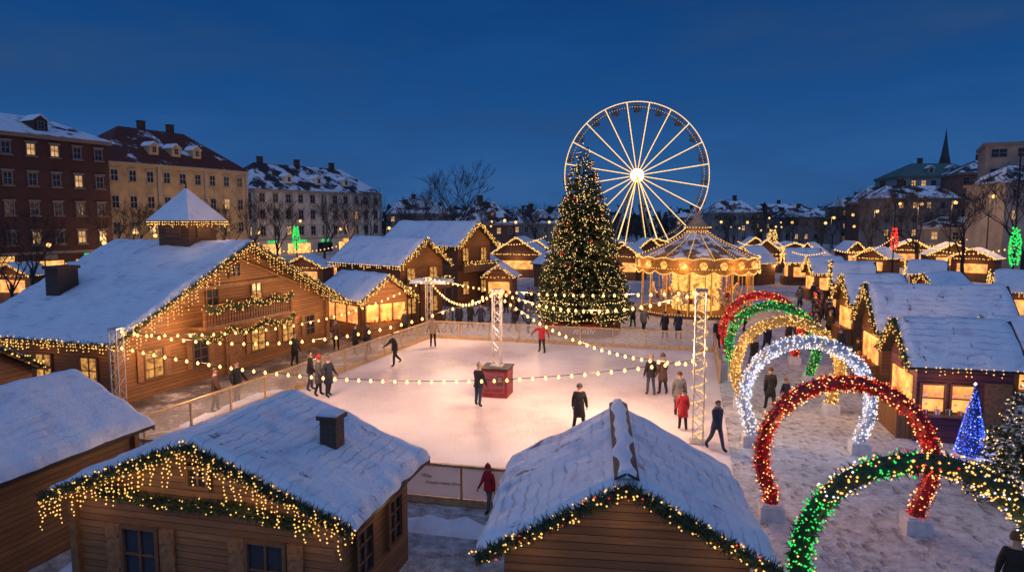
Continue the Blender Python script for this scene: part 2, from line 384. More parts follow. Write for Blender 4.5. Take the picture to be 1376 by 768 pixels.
CL={n:plain(n+'_cloth',c,.85,.25,20) for n,c in dict(black=(.016,.016,.018),navy=(.02,.027,.05),red=(.42,.02,.025),beige=(.36,.25,.15),grey=(.11,.11,.12),brown=(.10,.055,.035),green=(.04,.07,.04),blue=(.04,.07,.16),orange=(.45,.13,.03),pink=(.30,.09,.11),white=(.6,.58,.55),denim=(.04,.055,.095)).items()}
SKIN=plain('skin',(.5,.29,.2),.55,.08,10); HAIR=plain('hair',(.05,.03,.02),.7,.3,30)
def person(px,py,label,pose='stand',rot=0,coat='black',legs='black',hat=None,scale=1.,group=None,longc=True,scarf=None,loc=None):
    k=BODY[pose]; p=loc or P(px,py); r=thing('person',label,'person',p,rad(rot),group)
    ob=k.mb.build('body',[CL[coat],CL[legs],SKIN,CL['black'],HAIR],r,smooth=True)
    hp=.60 if longc else .80
    y0=k.pel.y; mb=MB(); n=14; wz=k.pel.z+.2
    prof=[(.165,wz),(.19,k.pel.z+.02),(.205,k.pel.z-.12),(.215,(hp if longc else k.pel.z-.14)),(.19,(hp if longc else k.pel.z-.14)+.01)]
    cc=(k.chest-k.pel)
    for rr,z in prof:
        off=cc*(max(0,z-k.pel.z)/max(.2,cc.z))
        for i in range(n):
            a=2*PI*i/n; fl=1+.06*math.sin(3*a+z*9); mb.v.append((off.x+rr*fl*math.cos(a),y0+off.y+rr*.8*fl*math.sin(a),z))
    mb.f=[(j*n+i,j*n+(i+1)%n,(j+1)*n+(i+1)%n,(j+1)*n+i) for j in range(4) for i in range(n)]; mb.m=[0]*len(mb.f)
    mb.build('coat_skirt',CL[coat],r,smooth=True)
    h=k.head; mb=MB()
    if hat:
        mb.lathe([(.112,.02),(.116,.06),(.108,.1),(.08,.15),(.03,.175)],14,h); mb.lathe([(.118,.02),(.121,.035),(.118,.06)],14,h); mb.ball(h+V((0,0,.19)),.03,6); mb.build('hat',CL[hat],r,smooth=True)
    else:
        vs=[];n=12
        for j in range(6):
            th=j/5*1.75
            for i in range(n):
                a=2*PI*i/n; kf=1.0 if math.sin(a)>-.35 else min(1,1.05/max(.01,th))*.8
                t=th*kf; vs.append((h.x+.108*math.sin(t)*math.cos(a),h.y+.008+.112*math.sin(t)*math.sin(a),h.z+.03+.112*math.cos(t)))
        mb.add(vs,[(j*n+i,j*n+(i+1)%n,(j+1)*n+(i+1)%n,(j+1)*n+i) for j in range(5) for i in range(n)]); mb.build('hair',HAIR,r,smooth=True)
    if scarf:
        nk=k.neck; mb=MB(); mb.tube([nk+V((.09*math.cos(a),.085*math.sin(a)-.005,.04)) for a in [2*PI*i/12 for i in range(13)]],.04,6); mb.build('scarf',CL[scarf],r,smooth=True)
    r.scale=(scale,)*3
    return r
# ------------------------------------------------------------------ world, camera
w=bpy.data.worlds.new('World'); sc.world=w; w.use_nodes=True; nt=w.node_tree; bg=nt.nodes['Background']
tc=nd(nt,'ShaderNodeTexCoord').outputs['Generated']; s=nd(nt,'ShaderNodeSeparateXYZ',{0:tc})
mp=nd(nt,'ShaderNodeMapping',{'Vector':tc,'Scale':(1.3,1.3,6.)}).outputs[0]; cn=nz(nt,mp,2.0,7,.58)
zz=mth(nt,'ADD',s.outputs[2],mth(nt,'MULTIPLY',mth(nt,'SUBTRACT',cn,.5),.24))
sky=ramp(nt,zz,[(0.,(.034,.112,.30,1)),(.06,(.023,.098,.285,1)),(.16,(.010,.072,.245,1)),(.30,(.0045,.047,.185,1)),(1.,(.003,.025,.10,1))])
sky=mix(nt,ramp(nt,cn,[(.46,(0,0,0,1)),(.70,(.55,.55,.55,1))]),sky,(.030,.082,.195,1))
nt.links.new(sky,bg.inputs[0]); bg.inputs[1].default_value=1.
su=bpy.data.lights.new('dusk_sky_light','SUN'); su.energy=.82; su.color=(.42,.59,1.); su.angle=rad(100)
so=bpy.data.objects.new('dusk_sky_light',su); COL.objects.link(so); so.rotation_euler=(rad(28),rad(-14),0)
cam=bpy.data.cameras.new('camera'); co=bpy.data.objects.new('camera',cam); COL.objects.link(co); co.location=(0,0,H0); co.rotation_euler=(PI/2-TH,0,0)
cam.lens=24; cam.sensor_width=36; cam.clip_end=6000; sc.camera=co
sc.view_settings.view_transform='Standard'; sc.view_settings.look='None'; sc.view_settings.exposure=0
# ------------------------------------------------------------------ ground, ice, paths
def groundmat(name,lo,mid,hi,p0=.38,p1=.48,p2=.58,bs=.9,prints=0):
    m,nt,b=newmat(name); v=oc(nt); a=nz(nt,v,.35,6,.65); f=nz(nt,v,3.2,6,.7); g=nz(nt,v,11,3,.6)
    s=mth(nt,'ADD',mth(nt,'MULTIPLY',a,.35),mth(nt,'MULTIPLY',f,.65))
    col=ramp(nt,s,[(p0,lo),(p1,mid),(p2,hi)]); h=mth(nt,'ADD',f,mth(nt,'MULTIPLY',g,.8))
    if prints:
        mv=nd(nt,'ShaderNodeMapping',{'Vector':v,'Scale':(3.6,1.7,1.),'Rotation':(0,0,.24)}).outputs[0]
        vd=nd(nt,'ShaderNodeTexVoronoi',{'Vector':mv,'Scale':1.}).outputs['Distance']
        dent=ramp(nt,vd,[(.18,(1,1,1,1)),(.34,(0,0,0,1))])
        col=mix(nt,mth(nt,'MULTIPLY',dent,.45),col,lo); h=mth(nt,'SUBTRACT',h,mth(nt,'MULTIPLY',dent,.7))
    nt.links.new(col,b.inputs['Base Color']); b.inputs['Roughness'].default_value=.7
    bump(nt,b,h,bs,.14); return m
def pathmat():
    m,nt,b=newmat('wet_path'); v=oc(nt); a=nz(nt,v,.6,6,.7); f=nz(nt,v,5,5,.7)
    s=mth(nt,'ADD',mth(nt,'MULTIPLY',a,.6),mth(nt,'MULTIPLY',f,.4))
    col=ramp(nt,s,[(.42,(.05,.042,.04,1)),(.52,(.15,.13,.125,1)),(.61,(.55,.53,.55,1))])
    nt.links.new(col,b.inputs['Base Color']); b.inputs['Roughness'].default_value=.45
    bump(nt,b,f,.6,.06); return m
def icemat():
    m,nt,b=newmat('rink_ice'); v=oc(nt); a=nz(nt,v,.22,5,.6)
    m1=nd(nt,'ShaderNodeMapping',{'Vector':v,'Scale':(6,.5,1),'Rotation':(0,0,.5)}).outputs[0]
    m2=nd(nt,'ShaderNodeMapping',{'Vector':v,'Scale':(.5,7,1),'Rotation':(0,0,.9)}).outputs[0]
    q=mth(nt,'ADD',nz(nt,m1,3,4,.7),nz(nt,m2,3,4,.7))
    s=mth(nt,'ADD',mth(nt,'MULTIPLY',a,.6),mth(nt,'MULTIPLY',q,.2))
    col=ramp(nt,s,[(.4,(.60,.50,.48,1)),(.5,(.78,.70,.67,1)),(.62,(.88,.82,.8,1))])
    nt.links.new(col,b.inputs['Base Color']); b.inputs['Roughness'].default_value=.42; b.inputs['Specular IOR Level'].default_value=.35
    bump(nt,b,q,.2,.02); return m
def sheet(name,pts,z,m): MB().add([(x,y,z) for x,y in pts],[tuple(range(len(pts)))]).build(name,m,kind='structure')
sheet('ground',[(-2500,-60),(2500,-60),(2500,4000),(-2500,4000)],0,groundmat('trampled_snow',(.19,.17,.16,1),(.46,.44,.44,1),(.72,.72,.75,1)))
A=V((-12.8,20.1)); B=V((5.6,15.9)); Cc=V((11.6,38.6)); D=V((-5.2,43.3))
sheet('ice',[A,B,Cc,D],.008,icemat())
sheet('path',[(-24,20),(-14,18),(-12.95,20.1),(-5.4,43.4),(-5,52),(-9,52),(-12,42),(-17,26)],.004,pathmat())
sheet('walkway',[(2.5,6),(16,6),(15.2,20),(13.6,23.5),(16.2,34),(19.5,48),(26,75),(22,80),(16,56),(11.75,39.2),(5.75,16.1)],.004,groundmat('walked_snow',(.26,.245,.25,1),(.52,.51,.53,1),(.76,.76,.80,1),.36,.46,.60,1.,1))
# rink barriers
def barrier(label,a,b,panel,step=2.,rail=BRASS,h=1.1):
    d=b-a; n=max(1,round(d.length/step)); phi=math.atan2(d.y,d.x); L=d.length
    r=thing('rink_barrier',label,'barrier',(a.x,a.y,0),phi)
    MB().box((L/2,0,h),(L,.1,.07)).build('top_rail',rail,r); MB().box((L/2,0,.12),(L,.07,.2)).build('kickboard',rail,r)
    me=MB().box((0,0,h/2),(.07,.07,h)).build('post',rail,r).data; pm=None
    for i in range(1,n+1): inst('post',me,r,(L*i/n,0,0))
    for i in range(n):
        if pm is None: o=MB().box((0,0,.64),(L/n-.1,.02,.82)).build('panel',panel,r,(L*(i+.5)/n,0,0)); pm=o.data
        else: inst('panel',pm,r,(L*(i+.5)/n,0,0))
    return r
barrier('long glazed rink barrier with brass rail beside the big chalet path',A,D,GLASSP)
fb=barrier('front rink barrier with printed pale panels behind the nearest cabins',A,V((4.4,16.18)),BANNER)
barrier('far rink barrier below the big christmas tree',D,Cc,GLASSP)
barrier('right rink barrier beside the lit arches',V((9.6,31.0)),Cc,GLASSP)
INK=plain('ink',(.16,.12,.11),.6,.1)
def text(s,parent,loc,size,m,rx=PI/2,rz=0,name='lettering'):
    cu=bpy.data.curves.new('t','FONT'); cu.body=s; cu.size=size; cu.align_x='CENTER'; cu.extrude=.004; cu.shear=.4
    ob=bpy.data.objects.new('t',cu); COL.objects.link(ob); dg=bpy.context.evaluated_depsgraph_get(); me=bpy.data.meshes.new_from_object(ob.evaluated_get(dg))
    bpy.data.objects.remove(ob); me.materials.append(m); o=bpy.data.objects.new(name,me); COL.objects.link(o); o.parent=parent; o.location=loc; o.rotation_euler=(rx,0,rz); return o
bl_=(V((-2.0,17.6))-A).length
text('Allas',fb,(bl_-.3,-.03,.74),.15,INK); text('Amadervalise Silma',fb,(bl_+.15,-.03,.57),.13,INK)
# ------------------------------------------------------------------ front cabins
FL=P(60,665,2.3); FR=P(475,712,2.3); L=3.75; cx,cy,phi,Wd=cpoint(FL,FR,L)
c=cabin('market_cabin','nearest plank cabin with chimney, two shuttered windows and golden icicle lights, left of centre','cabin',cx,cy,phi,Wd,L,2.3,3.55,WOODF,.42,.3,T=.14,res=.07,sm=SNOWFRONT)
garland(c.root,c.rake,.12,480,32,.02); icicles(c.root,c.rake,.1,.15,.66,.019,.075)
yb=-c.wl/2-.1
garland(c.root,[(-2.2,yb,2.42),(-.6,yb,2.3),(.8,yb,2.34),(2.3,yb,2.12)],.12,520,16,.019); 
for xw in(-1.35,1.35):
    window(c.root,.85,1.15,(xw,-c.wl/2-.04,1.2),0,DGLASS,FRAMEB,(1,1)); shutters(c.root,.85,1.15,(xw,-c.wl/2-.04,1.2))
window(c.root,.5,.45,(0,-c.wl/2-.04,2.85),0,DGLASS,FRAMEB)
for yw in(-.7,.75): window(c.root,.75,1.05,(c.ww/2+.04,yw,1.3),PI/2,DGLASS,FRAMEB,(1,2))
MB().box((c.ww/2+.02,-c.wl/2-.02,1.15),(.16,.16,2.3)).build('corner_post',TRIM,c.root); MB().box((-c.ww/2-.02,-c.wl/2-.02,1.15),(.16,.16,2.3)).build('corner_post',TRIM,c.root)
ch=MB().box((0,0,.35),(.36,.36,.85)).box((0,0,.8),(.46,.46,.08)).build('chimney',CHIM,c.roof,(1.72,.28,2.78)); MB().box((0,0,.87),(.4,.4,.06)).build('snow_cap',SNOW,ch)
for x,z in((-2.4,2.6),(-1.2,3.0),(0,3.3),(1.2,3.0),(2.4,2.6)): lamp(W(c.root,(x,-c.L/2-.25,z-.42)),6.)
lamp(W(c.root,(0,-c.L/2-.9,2.0)),4); lamp(W(c.root,(c.ww/2+.7,-.3,2.0)),5)
FL=P(640,745,2.3); FR=P(1052,770,2.3); L=4.3; cx,cy,phi,Wd=cpoint(FL,FR,L)
c=cabin('market_cabin','nearest cabin right of centre with exposed ridge boards and garland rimmed gable','cabin',cx,cy,phi,Wd,L,2.3,3.55,WOODF,.4,.35,T=.14,res=.07,sm=SNOWFRONT)
garland(c.root,c.rake,.12,480,38,.019,bm=[G_GOLD]*7+[G_RED])
for s in(-1,1):
    MB().prism([(s*.01,3.72),(s*.19,3.635),(s*.19,3.665),(s*.01,3.755)] if s>0 else [(s*.01,3.755),(s*.19,3.665),(s*.19,3.635),(s*.01,3.72)],-L/2-.02,L/2).build('ridge_board',SHING,c.root)
mb=MB(); nn=70
for j in range(nn+1):
    y=-L/2+L*j/nn; wj=.11+.07*noise.noise(V((y*1.5,3,1))); wk=.11+.08*noise.noise(V((y*1.7,13,1))); hj=3.78+.03*noise.noise(V((y*2,8,1)))
    mb.v+=[(-wj*1.35,y,3.67),(-wj*.6,y,hj),(wk*.6,y,hj),(wk*1.35,y,3.67)]
mb.f=[(j*4+i,j*4+i+1,j*4+i+5,j*4+i+4) for j in range(nn) for i in range(3)]+[(0,3,2,1)]; mb.m=[0]*len(mb.f); mb.build('ridge_snow',SNOW,c.root,smooth=True)
for x in(-1.5,0,1.5): lamp(W(c.root,(x,-c.L/2-.3,2.85-abs(x)*.35)),5.)
c=cabin('market_cabin','leftmost foreground cabin with plain snowy roof and bare plank wall','cabin',-12.25,15.4,-.25,4.7,5.2,2.3,3.55,WOODF,.35,.3,T=.15,res=.1)
MB().box((c.ww/2+.02,-c.wl/2,1.15),(.14,.14,2.3)).build('corner_post',TRIM,c.root); MB().box((c.ww/2+.02,c.wl/2,1.15),(.14,.14,2.3)).build('corner_post',TRIM,c.root)
lamp((-8.9,15.6,2.2),6)
c=cabin('market_kiosk','small kiosk at the left edge behind the leftmost cabin with gold garland','kiosk',-18.3,22.6,rad(74),3.2,3,2.4,3.4,WOODD,.3,.35)
garland(c.root,c.rake,.12,250,14,.035)
# ------------------------------------------------------------------ big chalet
phi=rad(72); n=V((-math.sin(phi),math.cos(phi),0)); L=8.8; mid=V((-13.0,34.1,0)); cc=mid+n*L/2
c=cabin('chalet','big timber chalet with roof turret, balcony garlands and golden eaves at left','chalet',cc.x,cc.y,phi,16.6,L,2.7,6.45,WOOD,.75,.8,T=.2,res=.2)
r=c.root; yf=-c.wl/2
garland(r,c.rake,.14,160,16,.038); icicles(r,c.rake,.2,.25,.95,.036,.15)
h=-c.W/2; icicles(r,[(h-.03,-L/2,2.65),(h-.03,L/2,2.65)],.16,.12,.42,.034,.12)
garland(r,[(h-.02,-L/2,2.68),(h-.02,L/2,2.68)],.1,150,8,.035)
b=MB().box((-.4,yf-.5,2.62),(6.4,1.0,.14)).build('balcony',TRIM,r)
mb=MB(); 
for i in range(33): mb.box((-3.5+i*.194,yf-.97,3.1),(.12,.04,.85))
mb.box((-.4,yf-.97,3.58),(6.4,.1,.09)); 
for sx in(-3.55,2.75): mb.box((sx,yf-.5,3.58),(.08,1.,.09)); mb.box((sx,yf-.97,3.1),(.12,.12,1.))
mb.build('railing',WOODD,b)
sw=[]
for i in range(25):
    t=i/24; sw.append((-3.6+6.4*t,yf-1.08,3.62-.28*abs(math.sin(PI*t*4))))
garland(r,sw,.19,300,24,.034)
sw=[(-4.4+7.4*i/24,yf-1.05,2.45-.35*abs(math.sin(PI*i/24*3))) for i in range(25)]
garland(r,sw,.17,260,22,.034)
for x,z,w_,h_,p in((-5.6,1.4,1.1,1.3,LIT),(-2.9,1.35,1.0,1.3,DGLASS),(1.2,1.35,1.2,1.3,LIT),(3.7,1.4,1.1,1.3,LIT),(5.8,1.4,.9,1.2,DGLASS),(-2.0,3.6,.9,1.5,DGLASS),(1.2,3.6,.9,1.5,LIT),(-.4,5.1,.8,.8,DGLASS)):
    window(r,w_,h_,(x,yf-.05,z),0,p,FRAMEB,(1,2)); 
    if z<2: shutters(r,w_,h_,(x,yf-.05,z))
door(r,(-.7,yf-.05,0),0,1.1,2.1); 
for y in(-2.3,.2,2.6): window(r,1.0,1.2,(-c.ww/2-.05,y,1.4),-PI/2,DGLASS if y>2 else LIT,FRAMEB,(1,1))
mb=MB()
for s in(-1,1): mb.tube([(s*4.6,yf-.1,4.0),(0,yf-.1,5.6)],.09,4)
mb.box((0,yf-.06,4.35),(7.4,.12,.2)); mb.build('truss',TRIM,r)
for s in(-1,1): MB().box((s*(c.ww/2),yf,1.4),(.3,.3,2.8)).build('corner_post',TRIM,r)
# turret
y0=-L/2+3.9
t=MB().box((0,y0,6.6),(1.9,1.9,1.75)).build('turret',WOODD,r)
for a in range(4):
    mb=MB(); mb.box((0,0,0),(.9,.03,.62))
    for k in range(3): mb.box((0,-.035,-.2+k*.2),(.9,.05,.1))
    ca,sa=math.cos(a*PI/2),math.sin(a*PI/2); mb.build('louvre',TRIM,t,(sa*.97,y0-ca*.97,6.95),a*PI/2)
def pyr(mb,hw,z0,z1): return mb.add([(-hw,y0-hw,z0),(hw,y0-hw,z0),(hw,y0+hw,z0),(-hw,y0+hw,z0),(0,y0,z1)],[(0,1,4),(1,2,4),(2,3,4),(3,0,4),(3,2,1,0)])
pyr(MB(),1.33,7.45,9.05).build('turret_roof',SHING,t); pyr(MB(),1.35,7.52,9.2).build('turret_snow',SNOW,t)
MB().tube([(0,y0,9.1),(0,y0,9.5)],[.05,.02],6).build('finial',DARK,t)
hw=1.36; icicles(t,[(-hw,y0-hw,7.45),(hw,y0-hw,7.45),(hw,y0+hw,7.45),(-hw,y0+hw,7.45),(-hw,y0-hw,7.45)],.12,.1,.3,.036,.12)
ch=MB().box((0,0,.5),(1.0,.8,1.5)).box((0,0,1.3),(1.15,.95,.14)).build('chimney',CHIM,c.roof,(-5.1,2.0,4.1))
for x,z in((-6.6,2.6),(-4.6,3.4),(-2.4,4.4),(0,5.3),(2.4,4.4),(4.6,3.4),(6.6,2.6)): lamp(W(r,(x,-L/2-.1,z-.55)),28,(1,.52,.18))
for x in(-4.4,-1.4,1.2,4.6): lamp(W(r,(x,yf-.6,2.1)),14,(1,.52,.19))  # fill lamps added close to the wall for warm pools of light
for y in(-3,0,3): lamp(W(r,(h-.05,y,2.2)),11,(1,.52,.19))
lamp(W(r,(-1.9,y0-1.6,7.0)),8); lamp(W(r,(0,y0-2.2,7.0)),8)
# small goods standing on counters
GM={}
def goods(root,x0,x1,y,z,n,where,grp):
    kinds=['mug','jar','bottle']
    if not GM:
        for nm,pf,m in(('mug',[(.05,0),(.06,.02),(.06,.13),(.05,.14)],CL['red']),('jar',[(.06,0),(.08,.03),(.08,.15),(.05,.18),(.06,.2),(.06,.24)],CL['orange']),('bottle',[(.045,0),(.05,.02),(.05,.2),(.02,.27),(.02,.34)],CL['green'])):
            o=MB().lathe(pf,10).build(nm,m); GM[nm]=o.data; bpy.data.objects.remove(o)
    for i in range(n):
        nm=kinds[(i*7+n)%3]; q=W(root,(x0+(x1-x0)*(i+.5)/n+U(-.05,.05),y,z))
        o=inst(nm,GM[nm],None,q); tag(o,'small %s standing on the counter of %s'%({'mug':'red mug','jar':'orange jar','bottle':'green bottle'}[nm],where),nm,grp)
# other chalets at left
def chalet2(label,mx,my,deg,Wd,L,e,rg,wm,name='chalet'):
    ph=rad(deg); n=V((-math.sin(ph),math.cos(ph),0)); q=V((mx,my,0))+n*L/2
    c=cabin(name,label,'chalet' if name=='chalet' else 'stall',q.x,q.y,ph,Wd,L,e,rg,wm,.5,.55,T=.18,res=.28)
    garland(c.root,c.rake,.14,120,13,.055); icicles(c.root,c.rake,.22,.15,.5,.05,.16)
    h=-Wd/2; icicles(c.root,[(h-.03,-L/2,e),(h-.03,L/2,e)],.25,.1,.35,.05,.15)
    for x in(-Wd/4,Wd/4): lamp(W(c.root,(x,-L/2-.4,(e+rg)/2-.6)),30,(1,.52,.18))
    return c
c=chalet2('open food stall with glowing counter beside the big chalet',-7.8,43.4,45,4.4,6,2.5,4.0,WOOD,'market_stall')
MB().box((0,-c.wl/2-.25,.5),(3.2,.5,1.0)).build('counter',WOODV,c.root); MB().box((0,-c.wl/2-.03,1.6),(3.1,.05,1.1)).build('opening',GOODS,c.root)
MB().box((-c.ww/2-.03,0,1.5),(.05,4.2,1.1)).build('opening',GOODS,c.root)
for x in(-1.55,-.5,.5,1.55): MB().box((x,-c.wl/2-.08,1.6),(.1,.1,1.2)).build('opening_post',TRIM,c.root)
for y in(-2.1,-.7,.7,2.1): MB().box((-c.ww/2-.08,y,1.5),(.1,.1,1.2)).build('opening_post',TRIM,c.root)
goods(c.root,-1.5,1.5,-c.wl/2-.3,1.0,9,'the open food stall','goods on the food stall counter')
lamp(W(c.root,(0,-c.wl/2-1.2,1.9)),80,(1,.45,.13)); lamp(W(c.root,(-c.ww/2-1.2,0,1.9)),70,(1,.45,.13))
c=chalet2('two storey timber chalet with snowy roof behind the food stall',-6.1,49,51,5.2,8.3,4.3,6.2,WOODD)
for x in(-1.1,1.1):
    window(c.root,.9,1.1,(x,-c.wl/2-.05,3.6),0,LIT,FRAMEB); window(c.root,.9,1.2,(x,-c.wl/2-.05,1.4),0,LIT,FRAMEB)
for y in(-2.2,0,2.2): window(c.root,.9,1.1,(-c.ww/2-.05,y,3.1),-PI/2,DGLASS,FRAMEB)
MB().box((0,-c.wl/2-.4,2.6),(4.4,.8,.14)).box((0,-c.wl/2-.8,3.0),(4.4,.06,.7)).build('balcony',TRIM,c.root)
garland(c.root,[(-2.2,-c.wl/2-.9,3.3),(2.2,-c.wl/2-.9,3.3)],.15,120,14,.05)
c=chalet2('tall timber chalet with snowy roof, farthest of the left chalets',-2.9,60,52,5.4,10.2,5.25,7.35,WOODD)
for x in(-1.2,1.2):
    window(c.root,.9,1.2,(x,-c.wl/2-.05,4.5),0,LIT,FRAMEB); window(c.root,.9,1.2,(x,-c.wl/2-.05,1.6),0,LIT,FRAMEB)
MB().box((0,-c.wl/2-.4,3.1),(4.6,.8,.14)).box((0,-c.wl/2-.8,3.5),(4.6,.06,.7)).build('balcony',TRIM,c.root)
garland(c.root,[(-2.3,-c.wl/2-.9,3.8),(2.3,-c.wl/2-.9,3.8)],.15,120,14,.055)
def kiosk(label,px,D,Wd=2.8,L=2.6,e=2.6,rg=3.6,deg=-13,group=None,wm=WOODD,name='market_stall',light=60):
    c=cabin(name,label,'stall',X(px,D),D,rad(deg),Wd,L,e,rg,wm,.3,.35,group,T=.16,res=.4)
    mb=MB(); k=.045*D/50
    for q in(0,1): bulbs(mb,Path(c.rake),.1,int(Wd*8),k)
    bulbs(mb,Path([c.rake[0],c.rake[2]]),.05,int(Wd*4),k); bulbs(mb,Path([(Wd/2,-L/2,e),(Wd/2,L/2,e)]),.05,int(L*4),k)
    mb.build('fairy_lights',G_GOLD,c.root,kind='stuff')
    MB().box((0,-c.wl/2-.03,1.6),(Wd*.62,.05,1.1)).build('opening',GOODS,c.root); MB().box((0,-c.wl/2-.22,.55),(Wd*.7,.4,1.)).build('counter',WOODV,c.root)
    if light: lamp(W(c.root,(0,-L/2-.9,2.0)),light,(1,.5,.18))
    return c
kiosk('small snowy kiosk between the left chalets and the christmas tree',674,60,3.,2.6)
kiosk('wide snowy market hall left of the christmas tree in the distance',700,92,7,6,3.0,5.2,light=120)
kiosk('distant snowy stall just left of the tall fir, behind the market hall',725,100,5,5,2.8,4.6)
kiosk('white roofed stall glowing under the yellow building',415,72,5,3,2.6,3.8)
kiosk('white roofed stall glowing under the pale apartment block',470,78,4.5,3,2.6,3.8)
kiosk('snow roofed stall at far left before the brick building',28,62,5,3,2.6,3.6)
kiosk('low snowy stall between the chalet roof and the brick building',105,66,5,3,2.6,3.4)
for px,Dd,lb,sw_,dg_ in((1090,92,'directly above the arches',4.6,-40),(1141,104,'above the right row, left of the red lamp ornament',3.6,10),(1180,88,'under the red lamp ornament',4.8,-60),(1222,108,'right of the red lamp ornament',6.,-20),(1312,84,'near the green lamp ornament',5.2,-50),(1010,122,'between the carousel and the gold lamp ornament',5.,0)):
    kiosk('distant glowing gable front stall '+lb,px,Dd,sw_,3.4,2.6+.1*(px%5),4.0+.2*(px%4),dg_,light=80 if px in(1090,1180,1312) else 0)
for i,(px,Dd,sw_,dg_) in enumerate(((650,78,4,-20),(745,76,4,30),(715,112,7,0),(845,86,4.5,-30),(868,104,5.5,10),(832,118,7,0),(880,128,8,0),(812,96,4,20),(1012,80,4.2,-50),(1030,98,5,-20),(985,100,5,30),(1060,108,6,0),(1275,98,7,-10))):
    kiosk('distant packed market stall with snowy roof and gold outline lights behind the rink and carousel',px,Dd,sw_,3.2+(i%3)*.6,2.5+(i%4)*.15,3.7+(i%5)*.25,dg_,'distant packed market stalls',light=55 if i%3==0 else 0)
# snow covered canopy near tree
r=thing('canopy','flat snow covered canopy on thin posts in front of the two storey chalet','canopy',(X(580,46.5),46.5,0),rad(-13))
MB().box((0,0,3.3),(2.6,1.8,.1)).build('canopy_top',WHITEM,r); MB().box((0,0,3.42),(2.5,1.7,.14)).build('snow',SNOW,r)
for x in(-1.2,1.2):
    for y in(-.8,.8): MB().tube([(x,y,0),(x,y,3.25)],.05,6).build('post',DARK,r)
# ------------------------------------------------------------------ right stalls
def rstall(label,px,py,L,Wd,rg,e=2.6,wm=WOODD,full=True,lw=60,dr=0,sm=None):
    ph=rad(-103+dr); q=P(px,py,e); loc=q-Matrix.Rotation(ph,3,'Z')@V((Wd/2,-L/2,0))
    c=cabin('market_stall',label,'stall',loc.x,loc.y,ph,Wd,L,e,rg,wm,.3,.35,T=.15,res=.2 if full else .35,sm=sm)
    dd=loc.y; k=max(.03,dd*.0010)
    garland(c.root,c.rake,.14,220 if full else 80,24 if full else 16,k); icicles(c.root,c.rake,.2,.1,.4,k*.9,.12); icicles(c.root,[(Wd/2+.03,-L/2,e),(Wd/2+.03,L/2,e)],.22,.05,.3,k*.9,.12)
    MB().box((0,-c.wl/2-.03,1.6),(Wd*.6,.05,1.2)).build('opening',GOODS,c.root); MB().box((0,-c.wl/2-.25,.5),(Wd*.7,.5,1.)).build('counter',WOODV,c.root)
    if not(full and L<4):
        MB().box((c.ww/2+.03,0,1.55),(.05,L*.55,1.1)).build('side_opening',GOODS,c.root); MB().box((c.ww/2+.2,0,.95),(.4,L*.6,.08)).build('side_counter',TRIM,c.root)
        lamp(W(c.root,(c.ww/2+1.0,0,2.0)),lw*.45,(1,.47,.16))
    lamp(W(c.root,(0,-L/2-.7,2.1)),lw,(1,.48,.16)); return c
c=rstall('nearest right hand stall with two glowing side windows beside the blue light cone',1222,492,3.6,3.4,4.05,2.65,WOODP,lw=50,sm=SNOWFRONT)
for y in(-.95,-.05): window(c.root,.8,1.05,(c.ww/2+.04,y,1.55),PI/2,GOODS,FRAMEB,(0,1))
MB().box((c.ww/2+.16,-.5,1.0),(.3,1.9,.08)).build('shelf',TRIM,c.root)
goods(c.root,-.9,.9,-c.wl/2-.3,1.0,6,'the nearest right stall','goods on the nearest right stall counter')
for i,(y,cn_) in enumerate(((-1.2,'red'),(-.85,'white'),(-.5,'green'),(-.15,'orange'),(.2,'beige'))):
    q=W(c.root,(c.ww/2+.2,y,1.045)); mb=MB(); s_=.13+.02*(i%3)
    mb.box((0,0,s_/2),(s_,s_,s_)); mb.box((0,0,s_/2),(s_+.006,.03,s_+.006),0,1); mb.box((0,0,s_/2),(.03,s_+.008,s_+.008),0,1)
    o=mb.build('gift_box',[CL[cn_],CL['white' if cn_!='white' else 'red']],None,q,c.root.rotation_euler[2]); tag(o,'%s gift box on the side shelf of the nearest right stall'%cn_,'gift box','gift boxes on the stall shelf')
lamp(W(c.root,(c.ww/2+.9,-.5,1.9)),20,(1,.45,.15)); MB().box((c.ww/2+.03,1.0,1.1),(.06,.8,2.1)).build('side_door',SHUT,c.root)
c=rstall('long right hand stall with patchy snow roof behind the nearest one',1178,447,5.8,4.0,4.6,lw=100,sm=SNOWFRONT)
goods(c.root,-1.1,1.1,-c.wl/2-.3,1.0,7,'the long right stall','goods on the long right stall counter')
rstall('third stall of the right hand row with snowy gable',1142,408,3.6,3.3,4.2,lw=90,dr=5)
rstall('fourth stall of the right hand row',1118,385,3.0,3.3,4.4,full=False,lw=90,dr=-8)
rstall('fifth stall of the right hand row',1092,368,3.4,3.0,4.0,e=2.5,full=False,lw=90,dr=10)
rstall('farthest stall of the right hand row near the carousel',1056,353,4,3.4,4.2,full=False,lw=90)
rstall('small dark stall at the right edge past the nearest stalls',1342,468,4.,3.0,3.6)
rstall('snow roofed stall at right beyond the long stall',1262,396,3.2,3.,3.9,full=False,dr=24)
rstall('low snowy stall in the second row at right',1216,368,3.2,3.,3.8,full=False,dr=-22)
rstall('distant snowy stall at far right under the tall lamp post',1336,392,3.4,3.2,4.0,full=False,dr=-16)
